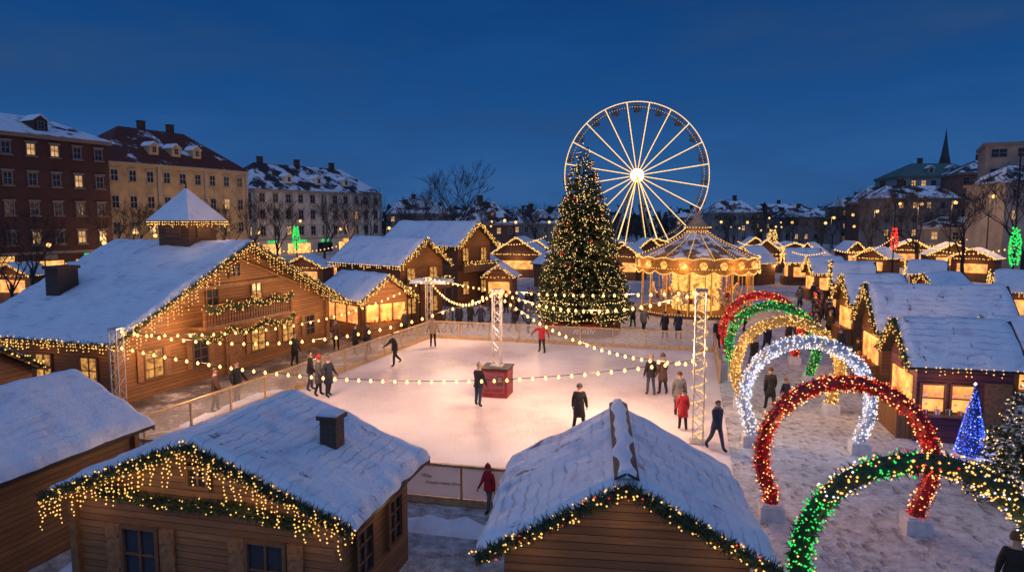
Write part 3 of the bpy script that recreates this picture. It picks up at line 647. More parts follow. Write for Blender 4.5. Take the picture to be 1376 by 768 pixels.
# ------------------------------------------------------------------ lattice masts and festoons
def mast(label,x,y,top,z0=0,w_=.34,wrap=False):
    r=thing('lattice_mast',label,'mast',(x,y,z0),rad(-13)); hgt=top-z0; h=w_/2; mb=MB()
    for a in(-h,h):
        for b in(-h,h): MB().tube([(a,b,0),(a,b,hgt)],.025,6).build('chord',STEEL,r)
    n=int(hgt/.36); 
    for i in range(n):
        z=i*hgt/n; z2=(i+1)*hgt/n; k=1 if i%2 else -1
        for a,b,c_,d in((-h,-h,h,-h),(h,-h,h,h),(h,h,-h,h),(-h,h,-h,-h)):
            if k<0: a,b,c_,d=c_,d,a,b
            mb.tube([(a,b,z),(c_,d,z2)],.014,4)
    mb.build('bracing',STEEL,r); MB().box((0,0,.03),(w_+.2,w_+.2,.06)).build('base_plate',STEEL,r); MB().box((0,0,hgt+.03),(w_+.06,w_+.06,.06)).build('cap_plate',STEEL,r)
    if wrap:
        mb=MB(); 
        for i in range(330):
            t=i/330; a=t*60; mb.bulb((h*1.3*math.cos(a)+U(-.03,.03),h*1.3*math.sin(a),t*hgt),.026)
        mb.build('fairy_lights',G_GOLD,r,kind='stuff')
    return V((x,y,top))
p1=P(162,556); p2=P(668,530); p3=P(937,594); p4=P(577,447)
pd=thing('pedestal','red poster covered pedestal carrying the middle mast on the ice','pedestal',(p2.x,p2.y,0),rad(-13))
MB().box((0,0,.62),(1.15,1.15,1.2)).build('plinth',REDP,pd); MB().box((0,0,1.24),(1.25,1.25,.06)).build('cap',DARK,pd)
for rz,(dx,dy) in((0,(0,-.59)),(PI/2,(.59,0)),(-PI/2,(-.59,0))):
    mb=MB().box((0,0,0),(.95,.02,.9)); q=mb.build('poster',CL['pink'],pd,(dx,dy,.66),rz)
    MB().tube([(.2*math.cos(a)-.12,-.015,.2*math.sin(a)+.08) for a in [2*PI*i/14 for i in range(15)]],.02,5).build('ring_mark',REDP,q)
    MB().box((0,-.016,-.32),(.8,.012,.12)).build('poster_band',REDP,q); MB().box((.27,-.016,.1),(.26,.012,.4)).build('poster_panel',CL['brown'],q); MB().box((.27,-.028,.15),(.18,.01,.2)).build('poster_picture',CL['beige'],q)
t1=mast('lattice mast at the corner of the big chalet',p1.x,p1.y,3.35); t2=mast('middle lattice mast on the red pedestal on the ice',p2.x,p2.y,4.55,1.27)
t3=mast('lattice mast wrapped in gold lights at the right rink edge',p3.x,p3.y,5.2,wrap=True); t4=mast('far lattice mast at the back left corner of the rink',p4.x,p4.y,3.7)
BULB=None; RINKW=300
def festoon(label,a,b,sag,n,pw=1.):
    global BULB
    a=V(a); b=V(b); r=thing('string_lights',label,'string lights',a,0); pts=[]
    for i in range(41):
        t=i/40; p=(b-a)*t; p.z-=4*sag*t*(1-t); pts.append(p)
    MB().tube(pts,.012,4).build('cable',DARK,r); path=Path(pts)
    for i in range(n):
        p,t=path.at((i+.5)*path.L/n)
        if BULB is None:
            o=MB().lathe([(.012,.03),(.025,.02),(.048,-.02),(.055,-.055),(.04,-.09),(.012,-.11)],9).build('bulb',G_FEST,r,p,smooth=True); BULB=o.data
        else: inst('bulb',BULB,r,p)
    k=3 if n>24 else 2
    for i in range(k):
        p,t=path.at((i+.5)*path.L/k); lamp(a+p+V((0,0,.25)),RINKW*pw,(1,.57,.33),.2)
festoon('string lights from the chalet corner mast to the middle mast',t1,t2,1.25,34,.75)
festoon('long low string lights sagging across the ice in the foreground',V((t1.x,t1.y,2.7)),V((t3.x,t3.y,2.9)),1.05,48,.4)
festoon('short string lights between the middle mast and the far mast',t2,t4,1.1,24)
festoon('upper string lights from the middle mast to the top of the gold wrapped mast',t2,t3,.75,26)
festoon('lower string lights from the middle mast down to the gold wrapped mast',V((t2.x,t2.y,4.4)),V((t3.x,t3.y,2.75)),.75,28,.8)
festoon('string lights from the far mast along the left barrier to the chalet mast',t4,V((t1.x,t1.y,3.2)),1.2,36,.45)
festoon('string lights from the far mast across the tree front to the gold wrapped mast',t4,t3,.5,34,1.1)
# ------------------------------------------------------------------ christmas trees
def fir(name,label,x,y,h,rb,nb,nl,lr,base=.8,orn=0,snow=False,twig=.36,full=.95):
    r=thing(name,label,'tree',(x,y,0)); MB().tube([(0,0,0),(0,0,h*.97)],[h*.022,.02],8).build('trunk',BARK,r)
    mb=MB(); lm=MB(); sp=[]
    for i in range(nb):
        t=(i+U(0,1))/nb; q=1-math.sqrt(1-t)
        z=base+(h-base)*q; R=rb*(1-q)**full*U(.84,1.07)+.05; a=U(0,2*PI); d=V((math.cos(a),math.sin(a),0)); side=V((-d.y,d.x,0))
        if h>6 and q<.06: R*=.86+2.3*q
        ns=max(4,int(R/twig*4.5))
        droop=U(.12,.26)
        for k in range(ns):
            f=U(.25,1.); p=d*R*f+V((0,0,z-droop*R*f*f+ .12*R*f)); 
            out=(d*U(.5,1.)+side*U(-.9,.9)+V((0,0,U(-.35,.3)))).normalized(); wv=out.cross(rdir()); 
            if wv.length<.1: continue
            wv=wv.normalized()*twig*.17; ln=twig*U(.5,1.)*(.6+.4*(1-q))
            mb.add([p,p+out*ln*.5+wv,p+out*ln,p+out*ln*.5-wv],[(0,1,2,3)],1 if snow and U(0,1)<.35 else 0)
        sp.append(d*R*.97+V((0,0,z-droop*R+.12*R)))
    mb.build('crown',[FIR,SNOW],r)
    for i in range(nl):
        p=rnd.choice(sp); k=U(.97,1.06); lm.bulb((p.x*k+U(-.1,.1),p.y*k+U(-.1,.1),p.z+U(-.15,.15)),lr*U(.6,1.1),0)
    if h>6:
        for z,k in((1.25,.92),(1.75,1.0),(2.3,.98)):
            for i in range(80): a=2*PI*i/80; q=rb*(1-(z-base)/(h-base))*k; lm.bulb((q*math.cos(a),q*math.sin(a),z-.1*abs(math.sin(a*6))),lr*1.25)
    lm.build('fairy_lights',[G_TREE],r,kind='stuff')
    om=None
    front=[p for p in sp if p.z<h*.9]
    for i in range(orn):
        p=rnd.choice(front)*1.01
        if om is None: o=MB().ball((0,0,0),.085,9).lathe([(.03,.07),(.03,.11)],6).build('bauble',plain('red_bauble',(.4,.016,.016),.3,.2),r,p,smooth=True); om=o.data
        else: inst('bauble',om,r,p)
    return r
T=P(783,447); tx,ty=T.x,T.y+.4
r=fir('christmas_tree','giant decorated christmas tree with red baubles standing behind the rink',tx,ty,12.6,3.3,2500,2700,.033,1.1,75,full=.80)
MB().lathe([(2.5,0),(2.5,.85),(2.35,.88)],28).build('base_skirt',REDP,r); 
for k in range(26):
    a=2*PI*k/26; MB().box((0,0,0),(.05,.46,.62),0).build('base_panel',WOODD,r,(2.53*math.cos(a),2.53*math.sin(a),.36),a)
text('PLUSEN',r,(-.2,-2.6,.3),.4,WHITEM)
for a in range(6):
    for z,rr,e in((2.2,3.9,60),(6,3.1,46)): lamp((tx+rr*math.cos(a*1.05+.3*z),ty+rr*math.sin(a*1.05+.3*z),z),e,(1,.58,.22))
lamp((tx-.8,ty-2.4,9.5),26,(1,.58,.22)); lamp((tx+1.2,ty-1.8,10.4),20,(1,.58,.22))
q=P(1372,672); fir('fir_tree','small snowy fir with gold lights at the right edge',q.x,q.y,3.5,1.35,560,420,.026,.25,0,True,.2); lamp((q.x-1.5,q.y-1.3,1.8),16)
# ------------------------------------------------------------------ arches
def arch(label,x,y,tin,bm,pat,r=1.95,zc=1.66,tube=.23,nb=900,br=.03,lc=(1,.6,.3),lw=12,tp=None):
    ro=thing('light_arch',label,'arch',(x+.14,y,0),rad(-13),None); pts=[]
    a0=-28
    pts.append((r*math.cos(rad(a0))*.97,0,.38))
    for i in range(41):
        a=rad(a0+(180-2*a0)*i/40); pts.append((r*math.cos(a),0,zc+r*math.sin(a)))
    pts.append((-r*math.cos(rad(a0))*.97,0,.38)); path=Path(pts)
    MB().tube(pts,tube*.75,8).build('frame',tin[-1],ro)
    mb=MB(); leaves(mb,path,tube,420,.16,.02,tp or (lambda t:0)); mb.build('tinsel',tin,ro)
    mb=MB(); bulbs(mb,path,tube*1.05,nb,br,pat); mb.build('fairy_lights',bm,ro,kind='stuff')
    for s in(-1,1): MB().box((0,0,.19),(.58,.58,.38)).box((0,0,.4),(.48,.48,.05)).build('foot_block',BLOCK,ro,(s*r*math.cos(rad(a0))*.97,0,0))
    for s in(-1,1): lamp(W(ro,(s*1.2,-.5,2.2)),lw,lc)
    return ro
R_=lambda *w:(lambda t:rnd.choices(range(len(w)),w)[0])
def a1(t):
    u=U(0,1)
    if t>.94: return 3 if u<.35 else 2
    if t>.70: return 0 if u<.82 else 2
    if t>.62: return 1 if u<.4 else 2
    if t>.53: return 0 if u<.7 else 2
    if t>.45: return 3 if u<.4 else 2
    if .12<t<.2: return 0 if u<.5 else 2
    return 1 if u<.25 else 2
arch('nearest light arch with green, gold, red and white sections at bottom right',6.98,11.4,[GREENT,PINE],[G_GREEN,G_WHITE,G_GOLD,G_RED],a1,zc=1.47,nb=1600,br=.022,lc=(1,.75,.4),lw=7,tp=lambda t:0 if (.70<t<.94 or .53<t<.62) else 1)
arch('second nearest light arch, red tinsel with gold and red bulbs',8.1,16.4,[REDT],[G_RED,G_GOLD,G_WARM],R_(3,2,1),nb=1400,br=.022,lc=(1,.4,.2),lw=18)
arch('silver white light arch third from the front',9.55,22.0,[SILVT],[G_WHITE,G_WARM],R_(5,1),nb=1600,br=.027,lc=(.85,.83,.95),lw=30)
arch('golden light arch fourth from the front',10.75,26.6,[GOLDT],[G_GOLD,G_WARM],R_(4,1),nb=1150,br=.029,lc=(1,.62,.25),lw=40)
arch('green light arch fifth from the front',12.0,31.4,[GREENT],[G_GREEN,G_GOLD],R_(4,1),nb=1000,br=.03,lc=(.6,.9,.35),lw=16)
arch('red light arch farthest from the front',13.1,35.8,[REDT],[G_RED,G_GOLD],R_(5,1),nb=950,br=.034,lc=(1,.35,.18),lw=24)
q=P(1304,612); r=thing('light_cone','slim cone tree of blue lights beside the nearest right stall','light cone',(q.x,q.y,0))
MB().lathe([(.42,.08),(.3,.9),(.02,2.3)],14).build('cone',plain('blue_cone',(.02,.03,.12),.6,.3),r); MB().lathe([(.46,0),(.46,.08)],14).build('base',BLOCK,r)
mb=MB()
for i in range(620):
    t=U(0,1); t=1-math.sqrt(1-t); a=U(0,2*PI); rr=.46*(1-t)+.02; mb.bulb((rr*math.cos(a),rr*math.sin(a),.1+2.22*t),.024*U(.7,1.2),0 if U(0,1)<.85 else 1)
mb.bulb((0,0,2.36),.07,1); mb.build('fairy_lights',[G_BLUE,G_WHITE],r,kind='stuff'); lamp((q.x-.2,q.y-.9,1.),14,(.15,.25,1)); lamp((q.x-.9,q.y,.8),10,(.15,.25,1))
# ------------------------------------------------------------------ carousel
q=P(950,427); r=thing('carousel','golden lit carousel with pointed snowy canopy behind the arches','carousel',(q.x,q.y+3.4,0))
CRM=plain('canopy_cloth',(.45,.28,.15),.7,.2,3); GOLDP=plain('gold_paint',(.55,.27,.06),.4,.35,4,.3)
CANS=snowmat('canopy_snow',.5,(.46,.9,(.36,.20,.09)))
MB().lathe([(4.5,0),(4.5,.25),(4.3,.32)],32).build('platform',WOODV,r); MB().lathe([(1.9,.3),(1.9,3.85)],16).build('centre_drum',LITC,r)  # drum surface emits to imitate the brightly lit interior
MB().lathe([(1.9,3.86),(4.6,3.86),(4.6,3.9),(1.9,3.9)],32).build('glow_ceiling',LITC,r)  # glowing disc added so the carousel interior looks brighter
pr=[(4.85,4.5),(3.6,5.05),(2.3,5.6),(1.3,6.15),(.85,6.55)]
MB().lathe(pr,32).build('canopy',CANS,r,smooth=True)
mb=MB(); bmb=MB()
for k in range(16):
    a=2*PI*k/16; pts=[(rr*math.cos(a)*1.005,rr*math.sin(a)*1.005,z+.03) for rr,z in pr]; mb.tube(pts,.035,4); pp=Path(pts)
    for i in range(18): bmb.bulb(pp.at(pp.L*i/18)[0]+V((0,0,.07)),.042)
mb.build('rib',GOLDP,r)
MB().lathe([(.8,6.5),(.8,6.85),(1.05,6.9),(.6,7.3),(.28,7.75),(.05,8.25)],20).build('cupola',CRM,r); MB().ball((0,0,8.3),.14).tube([(0,0,8.35),(0,0,8.75)],[.05,.01],5).build('finial',REDP,r)
for i in range(26): a=2*PI*i/26; bmb.bulb((1.06*math.cos(a),1.06*math.sin(a),6.92),.05); bmb.bulb((.84*math.cos(a),.84*math.sin(a),6.6),.05)
# broad scalloped rim
n=20; nn=240; mb=MB()
for k in range(nn):
    a=2*PI*k/nn; sc_=abs(math.sin(a*n/2)); top=4.5+.14*sc_; lo=3.62-.26*sc_
    for z in(top,4.3,3.9,lo): mb.v.append(((4.80+.05*(z<4.2))*math.cos(a),(4.80+.05*(z<4.2))*math.sin(a),z))
mb.f=[(k*4+i,k*4+i+1,((k+1)%nn)*4+i+1,((k+1)%nn)*4+i) for k in range(nn) for i in range(3)]; mb.m=[0]*len(mb.f); rim_=mb.build('rounding_board',GOLDP,r)
for k in range(n):
    a=2*PI*(k+.5)/n; MB().lathe([(.05,-.02),(.3,-.02),(.3,.02),(.05,.02)],12).build('board_medallion',LITC,rim_,(4.87*math.cos(a),4.87*math.sin(a),4.08)).rotation_euler=(PI/2,0,a+PI/2)
for k in range(nn):
    a=2*PI*k/nn; sc_=abs(math.sin(a*n/2))
    bmb.bulb((4.88*math.cos(a),4.88*math.sin(a),4.52+.14*sc_),.055); bmb.bulb((4.92*math.cos(a),4.92*math.sin(a),3.62-.26*sc_),.05)
    if k%2: bmb.bulb((4.9*math.cos(a),4.9*math.sin(a),3.82),.045); bmb.bulb((4.52*math.cos(a),4.52*math.sin(a),.28),.045); bmb.bulb((3.3*math.cos(a),3.3*math.sin(a),3.68+.12*math.sin(a*14)),.05)
hv=[(0,.5,1.0,.19),(0,.1,.97,.2),(0,-.35,1.02,.18),(0,-.58,1.3,.1),(0,-.68,1.52,.085),(0,-.92,1.38,.05)]
he=[(0,1),(1,2),(2,3),(3,4),(4,5)]
for s in(-1,1):
    i=len(hv); hv+=[(s*.12,-.4,.8,.075),(s*.12,-.68,.62,.045),(s*.12,-.55,.35,.035)]; he+=[(2,i),(i,i+1),(i+1,i+2)]
    i=len(hv); hv+=[(s*.13,.55,.8,.085),(s*.13,.5,.5,.05),(s*.13,.75,.28,.035)]; he+=[(0,i),(i,i+1),(i+1,i+2)]
i=len(hv); hv+=[(0,.75,1.05,.05),(0,.9,.7,.05)]; he+=[(0,i),(i,i+1)]
me=bpy.data.meshes.new('h'); me.from_pydata([v[:3] for v in hv],he,[]); ob=bpy.data.objects.new('h',me); COL.objects.link(ob); ob.modifiers.new('s','SKIN')
for i,v in enumerate(hv): me.skin_vertices[0].data[i].radius=(v[3],v[3]); me.skin_vertices[0].data[i].use_root=i==1
ob.modifiers.new('u','SUBSURF').levels=1
hm=bpy.data.meshes.new_from_object(ob.evaluated_get(bpy.context.evaluated_depsgraph_get())); bpy.data.objects.remove(ob)
hm.polygons.foreach_set('use_smooth',[True]*len(hm.polygons)); hm.materials.append(plain('horse_white',(.5,.42,.34),.4,.2))
sdm=None; pm=None
for k in range(16):
    a=2*PI*k/16; rr=3.6 if k%2 else 2.7; x,y=rr*math.cos(a),rr*math.sin(a); zz_=.55+.3*math.sin(k*2.1)
    h_=inst('horse',hm,r,(x,y,zz_),a)
    if sdm is None: o=MB().lathe([(.215,-.16),(.23,0),(.215,.16)],12).build('saddle',REDP,h_); o.rotation_euler=(PI/2,0,0); o.location=(0,.08,1.0); sdm=o.data; 
    else: o=inst('saddle',sdm,h_,(0,.08,1.0)); o.rotation_euler=(PI/2,0,0)
    if pm is None: pm=MB().tube([(0,0,.3),(0,0,3.85)],.04,6).build('pole',BRASS,r,(x,y,0)).data
    else: inst('pole',pm,r,(x,y,0))
    for z in range(22): bmb.bulb((4.4*math.cos(a),4.4*math.sin(a),.4+z*.155),.05)
    MB().tube([(0,0,.3),(0,0,3.85)],.07,6).build('outer_post',GOLDP,r,(4.35*math.cos(a),4.35*math.sin(a),0))
    for z in range(12): bmb.bulb((1.95*math.cos(a),1.95*math.sin(a),.6+z*.28),.055)
bmb.build('fairy_lights',G_GOLD,r,kind='stuff')
for a in range(6): lamp(W(r,(2.9*math.cos(a*1.047),2.9*math.sin(a*1.047),3.2)),105,(1,.44,.10))
for a in range(4): lamp(W(r,(6.0*math.cos(PI+.2+a*.9),6.0*math.sin(PI+.2+a*.9),4.0)),75,(1,.48,.14))
for a in range(3): lamp(W(r,(4.6*math.cos(PI+.6+a*.9),4.6*math.sin(PI+.6+a*.9),5.7)),16,(1,.5,.16))
# ------------------------------------------------------------------ ferris wheel
DF=150; fx=X(853,DF); R=15.6; zc=7.6+57*DF/F
r=thing('ferris_wheel','tall warm lit ferris wheel with dark gondolas behind the christmas tree','ferris wheel',(fx,DF,0))
for yy in(-.9,.9):
    mb=MB()
    for rr in(R,R-1.1): mb.tube([(rr*math.cos(a),yy,zc+rr*math.sin(a)) for a in [2*PI*i/80 for i in range(81)]],.07,5)
    for i in range(80):
        a=2*PI*i/80; a2=2*PI*(i+.5)/80; mb.tube([(R*math.cos(a),yy,zc+R*math.sin(a)),((R-1.1)*math.cos(a2),yy,zc+(R-1.1)*math.sin(a2))],.035,3)
    o=mb.build('rim',WHEELM,r); mb=MB()
    if yy<0:
        for i in range(330):
            a=2*PI*i/330; mb.bulb((R*math.cos(a),yy-.12,zc+R*math.sin(a)),.135)
            if i%2: mb.bulb(((R-1.1)*math.cos(a),yy-.12,zc+(R-1.1)*math.sin(a)),.065)
        mb.build('rim_lights',G_WHEEL,o,kind='stuff')
NS=20
for i in range(NS):
    a=2*PI*(i+.5)/NS; mb=MB(); bm=MB()
    for yy in(-.9,.9): mb.tube([(1.*math.cos(a),yy*.6,zc+1.*math.sin(a)),(R*math.cos(a),yy,zc+R*math.sin(a))],.055,4)
    o=mb.build('spoke',WHEELM,r)
    for k in range(52):
        rr=1.2+(R-1.4)*k/51; bm.bulb((rr*math.cos(a),-.95,zc+rr*math.sin(a)),.14)
    bm.build('spoke_lights',G_WHEEL,o,kind='stuff')
gm=None
for i in range(NS):
    a=2*PI*i/NS; loc=((R-.55)*math.cos(a),0,zc+(R-.55)*math.sin(a)-1.1)
    if gm is None:
        g=MB().lathe([(.2,-.55),(.75,-.45),(.85,.0),(.8,.15)],14).build('gondola',plain('gondola_paint',(.16,.13,.12),.5,.2),r,loc,smooth=True); gm=g.data
        cm=MB().lathe([(.95,.85),(.6,1.15),(.1,1.3)],14).tube([(0,0,-.3),(0,0,1.3)],.05,5); 
        for k in range(4): cm.tube([(.78*math.cos(k*1.57),.78*math.sin(k*1.57),.1),(.85*math.cos(k*1.57),.85*math.sin(k*1.57),.86)],.04,4)
        cm=cm.build('gondola_canopy',plain('gondola_roof',(.3,.24,.2),.5,.2),g).data
    else: inst('gondola_canopy',cm,inst('gondola',gm,r,loc),(0,0,0))
mb=MB(); mb.lathe([(1.1,-1.2),(1.1,1.2)],16); o=mb.build('hub',WHEELM,r,(0,0,zc)); o.rotation_euler=(PI/2,0,0)
MB().lathe([(1.45,1.2),(1.3,1.35),(.4,1.45)],20).build('hub_lamp',G_HUB,o)
for yy in(-1.9,1.9):
    for s in(-1,1):
        o=MB().tube([(0,yy*.8,zc),(s*5.2,yy*1.6,0)],.22,6).build('support_leg',WHEELM,r)
        if yy<0:
            mb=MB()
            for k in range(56): t=k/56; mb.bulb((s*5.2*t,yy*.8*(1-t)+yy*1.6*t-.25,zc*(1-t)),.18)
            mb.build('leg_lights',G_WHEEL,o,kind='stuff')
MB().box((0,-3.5,.5),(14,6,1.)).build('platform',WHITEM,r); MB().box((-4.5,-4.,2.),(3,2.4,2.4)).build('ticket_booth',WHITEM,r); MB().box((-4.5,-5.23,2.1),(2.2,.05,1.2)).build('booth_window',LITS,r)
# ------------------------------------------------------------------ buildings
def building(label,x,y,deg,Wd,Dp,Hh,floors,cols,wm,roofh,rm,lit=.25,win=(1.1,1.6),shop=True,name='apartment_building',dorm=4,chim=3,frame=FRAME,ridge=.75,endcols=0,pil=0):
    r=thing(name,label,'building',(x,y,0),rad(deg))
    MB().box((Wd/2,Dp/2,Hh/2),(Wd,Dp,Hh)).build('wall',wm,r); MB().box((Wd/2,Dp/2,Hh-.1),(Wd+.7,Dp+.7,.45)).build('cornice',frame,r)
    if shop: MB().box((Wd/2,Dp/2,Hh/floors),(Wd+.3,Dp+.3,.3)).build('string_course',frame,r)
    for i in range(pil+1 if pil else 0): MB().box((Wd*i/pil,-.1,Hh*.61),(.5,.25,Hh*.76)).build('pilaster',frame,r)
    o=.5; rl=Dp/2*ridge
    mb=MB().add([(-o,-o,Hh+.13),(Wd+o,-o,Hh+.13),(Wd+o,Dp+o,Hh+.13),(-o,Dp+o,Hh+.13),(rl,Dp/2,Hh+roofh),(Wd-rl,Dp/2,Hh+roofh)],[(0,1,5,4),(1,2,5),(2,3,4,5),(3,0,4),(3,2,1,0)])
    rf=mb.build('roof',rm,r)
    for i in range(chim):
        xx=rl+(Wd-2*rl)*(i+.5+.25*math.sin(i*5+Wd))/chim; MB().box((0,0,0),(1.1,.8,2.2)).box((0,0,1.15),(1.25,.95,.15)).build('chimney',CHIM,rf,(xx,Dp/2+.6,Hh+roofh+.2))
    fh=Hh/floors
    def wp(): return LITB if U(0,1)<lit else DGLASS
    for f in range(1 if shop else 0,floors):
        for k in range(cols): window(r,win[0],win[1]*(1-.08*(f==floors-1)),(Wd*(k+.5)/cols,-.02,fh*(f+.52)),0,wp(),frame,t=.12,sill=shop)
        for k in range(endcols): window(r,win[0],win[1],(-.02,Dp*(k+.5)/endcols,fh*(f+.52)),-PI/2,wp(),frame,t=.12)
    if shop:
        n=max(2,cols//2)
        for k in range(n):
            MB().box((0,0,0),(Wd/n*(.84 if k%2 else .6),.06,fh*.62)).build('shopfront',LITS if U(0,1)<.75 else DGLASS,r,(Wd*(k+.5)/n,-.04,fh*.4))
            MB().box((0,0,0),(Wd/n*(.5 if k%2 else .3),.08,.6)).build('shop_sign',rnd.choice((LITR,LITG,LITS,LITS,frame)),r,(Wd*(k+.5)/n,-.25,fh*.84))
    for i in range(dorm):
        xx=rl+(Wd-2*rl)*(i+.5)/dorm if dorm>1 else Wd/2; f=.35; yy=-o+(Dp/2+o)*f; z=Hh+roofh*f
        d=MB().prism([(-.8,-.5),(.8,-.5),(.8,.9),(0,1.5),(-.8,.9)],-.9,1.4).build('dormer',wm,rf,(xx,yy,z)); 
        MB().prism([(-.95,.85),(0,1.55),(.95,.85),(.95,1.0),(0,1.72),(-.95,1.0)],-1.,1.5).build('dormer_roof',SNOW,rf,(xx,yy,z))
        window(rf,.8,1.0,(xx,yy-.93,z+.35),0,DGLASS,frame)
    return r
BR1=brickmat('red_brick',(.115,.045,.036),(.085,.036,.03),(.11,.08,.07)); OCH=plain('ochre_plaster',(.50,.36,.19),.85,.3,.5); CRE=plain('cream_plaster',(.78,.66,.50),.85,.22,.5)
DRK=plain('dark_plaster',(.26,.225,.21),.85,.3,.4); GRN=plain('grey_green_plaster',(.26,.30,.28),.85,.25,.4); BR2=brickmat('brown_brick',(.25,.12,.09),(.2,.1,.08),(.18,.14,.13))
FRAMED=plain('dark_frame',(.18,.165,.155),.6,.15,8)
def bl(label,pxr,Dr,deg,Wd,**k):
    ph=rad(deg); x=X(pxr,Dr)-math.cos(ph)*Wd; y=Dr-math.sin(ph)*Wd; return building(label,x,y,deg,Wd,**k)
bl('red brick apartment block with flat snowy roof at the far left',153,91,64.7,22,Dp=12,Hh=17.5,floors=5,cols=8,wm=BR1,roofh=3.,rm=SNOWBRICK,lit=.12,dorm=2,chim=1,frame=FRAMEM)
bl('ochre apartment building with red snowy hip roof second from left',334,128,64,27,Dp=14,Hh=16.2,floors=4,cols=9,wm=OCH,roofh=6.5,rm=SNOWRED,lit=.08,win=(1.3,2.0),dorm=3,chim=2,endcols=3,pil=3,ridge=1.05)
bl('pale cream apartment house with snowy hip roof third from left',512,168,58,36,Dp=15,Hh=13.5,floors=4,cols=11,wm=CRE,roofh=6.,rm=SNOWTILE,lit=.08,win=(1.4,2.),dorm=3,chim=3,endcols=4,pil=4)
building('low house with snowy roof right of the cream apartment house',X(525,190),185,10,16,10,9,3,5,DRK,4,SNOWTILE,.2,shop=False,dorm=1,chim=1,name='house')
building('dark brick house with snowy gable roof left of the christmas tree',X(632,150),150,25,11,9,6.5,2,4,BR2,5.,SNOWTILE,.2,shop=False,dorm=1,chim=1,name='house')
building('dark low terrace just left of the christmas tree',X(688,170),170,5,12,9,6.5,2,5,DRK,3.5,SNOWTILE,.2,shop=False,dorm=1,chim=1,name='house')
building('dark house with snowy roof directly right of the ferris wheel',X(955,210),210,0,14,10,9.5,3,5,DRK,4,SNOWTILE,.2,shop=False,dorm=1,chim=1,name='house')
building('low dark house with snowy roof far behind the arches',X(1095,230),230,0,14,10,7,2,5,DRK,3,SNOWTILE,.2,shop=False,dorm=0,chim=1,name='house')
building('long green grey town building with lit windows under the church spire',X(1202,180),180,-8,22,16,18.5,5,9,GRN,4,plain('copper_roof',(.08,.14,.13),.7,.2),.28,shop=False,dorm=2,chim=2,frame=FRAMED,win=(1.3,1.9))
building('modern dark block at the far right edge of the skyline',X(1316,120),120,-30,26,16,20.5,6,7,DRK,.6,DRK,.36,shop=False,dorm=0,chim=0,name='office_block',frame=FRAMED,win=(2.4,1.7))
building('tall brown apartment block with lit windows right of the church spire',X(1283,150),150,-15,13,12,17.5,5,5,BR2,3,SNOWTILE,.4,shop=False,dorm=1,chim=2,frame=FRAMED,win=(1.3,1.8))
building('brown house behind the bare trees at right',X(1150,165),165,-10,18,10,11.5,3,5,BR2,4,SNOWTILE,.36,shop=False,dorm=1,chim=1,name='house',win=(1.3,1.8))
building('low shop row at right behind the last stalls',X(1240,125),125,-25,26,8,6,2,8,DRK,2.,SNOWTILE,.3,dorm=0,chim=1,name='shop_row')
for px,Dd,wd,hh,fl,cl_,lb in((540,240,20,9,3,6,'between cream apartments and skyline trees'),(585,250,18,8,3,5,'behind the largest skyline tree'),(660,240,20,8,2,6,'behind the dark brick house'),(735,250,18,8,3,5,'seen left of the wheel rim'),(905,240,16,8,2,5,'in the right half of the wheel'),(1010,245,22,10,3,6,'right of the wheel, by the gold ornament'),(1050,215,18,8,2,6,'above the far arches'),(1125,200,16,11,3,5,'left of the brown house at right'),(1180,150,18,12,4,6,'above the red lamp ornament'),(1345,105,20,13,4,6,'low in front of the modern block')):
    building('dim far building with lit windows '+lb,X(px,Dd),Dd,0,wd,9,hh,fl,cl_,DRK,3,SNOWTILE,.38,shop=False,dorm=0,chim=1,name='house',frame=FRAMED)
r=thing('church_spire','slim dark pointed church spire on the right skyline','church',(X(1275,215),220,0)); MB().box((0,0,12),(3.6,3.6,24)).build('tower',DRK,r); MB().lathe([(2.0,24),(1.1,28),(.5,32),(.04,36)],8).build('spire',plain('slate',(.05,.055,.06),.7,.2),r)
window(r,1.2,2.4,(0,-1.85,20),0,DGLASS,FRAMEB)
# ------------------------------------------------------------------ bare trees
def bare(seed):
    rr=random.Random(seed); tm=MB(); cm=MB()
    def rec(p,d,ln,r0,lv):
        bend=V((rr.uniform(-.12,.12),rr.uniform(-.12,.12),.05)); m=p+d*ln*.5+bend*ln*.4; e=p+d*ln+bend*ln*.2; r1=r0*.62
        (tm if lv==0 else cm).tube([p,m,e],[r0,(r0+r1)/2,r1],6 if lv<2 else 3)
        if lv==5: return
        k=4 if lv<2 else 3
        for i in range(k):
            st=m.lerp(e,rr.uniform(.2,1)) if i else e
            q=V((rr.uniform(-1,1),rr.uniform(-1,1),rr.uniform(-.2,.75))).normalized()
            nd_=(d*.95+q*.85+V((0,0,.12))).normalized(); rec(st,nd_,ln*rr.uniform(.6,.82),max(.014,r1*rr.uniform(.6,.8)),lv+1)
    rec(V((0,0,0)),V((0,0,1)),2.9,.17,0); return tm,cm
BT=[]
for i in range(4):
    tm,cm=bare(40+i); a=tm.build('trunk',BARK); b=cm.build('crown',BARK); BT.append((a.data,b.data,max(v[2] for v in cm.v))); bpy.data.objects.remove(a); bpy.data.objects.remove(b)
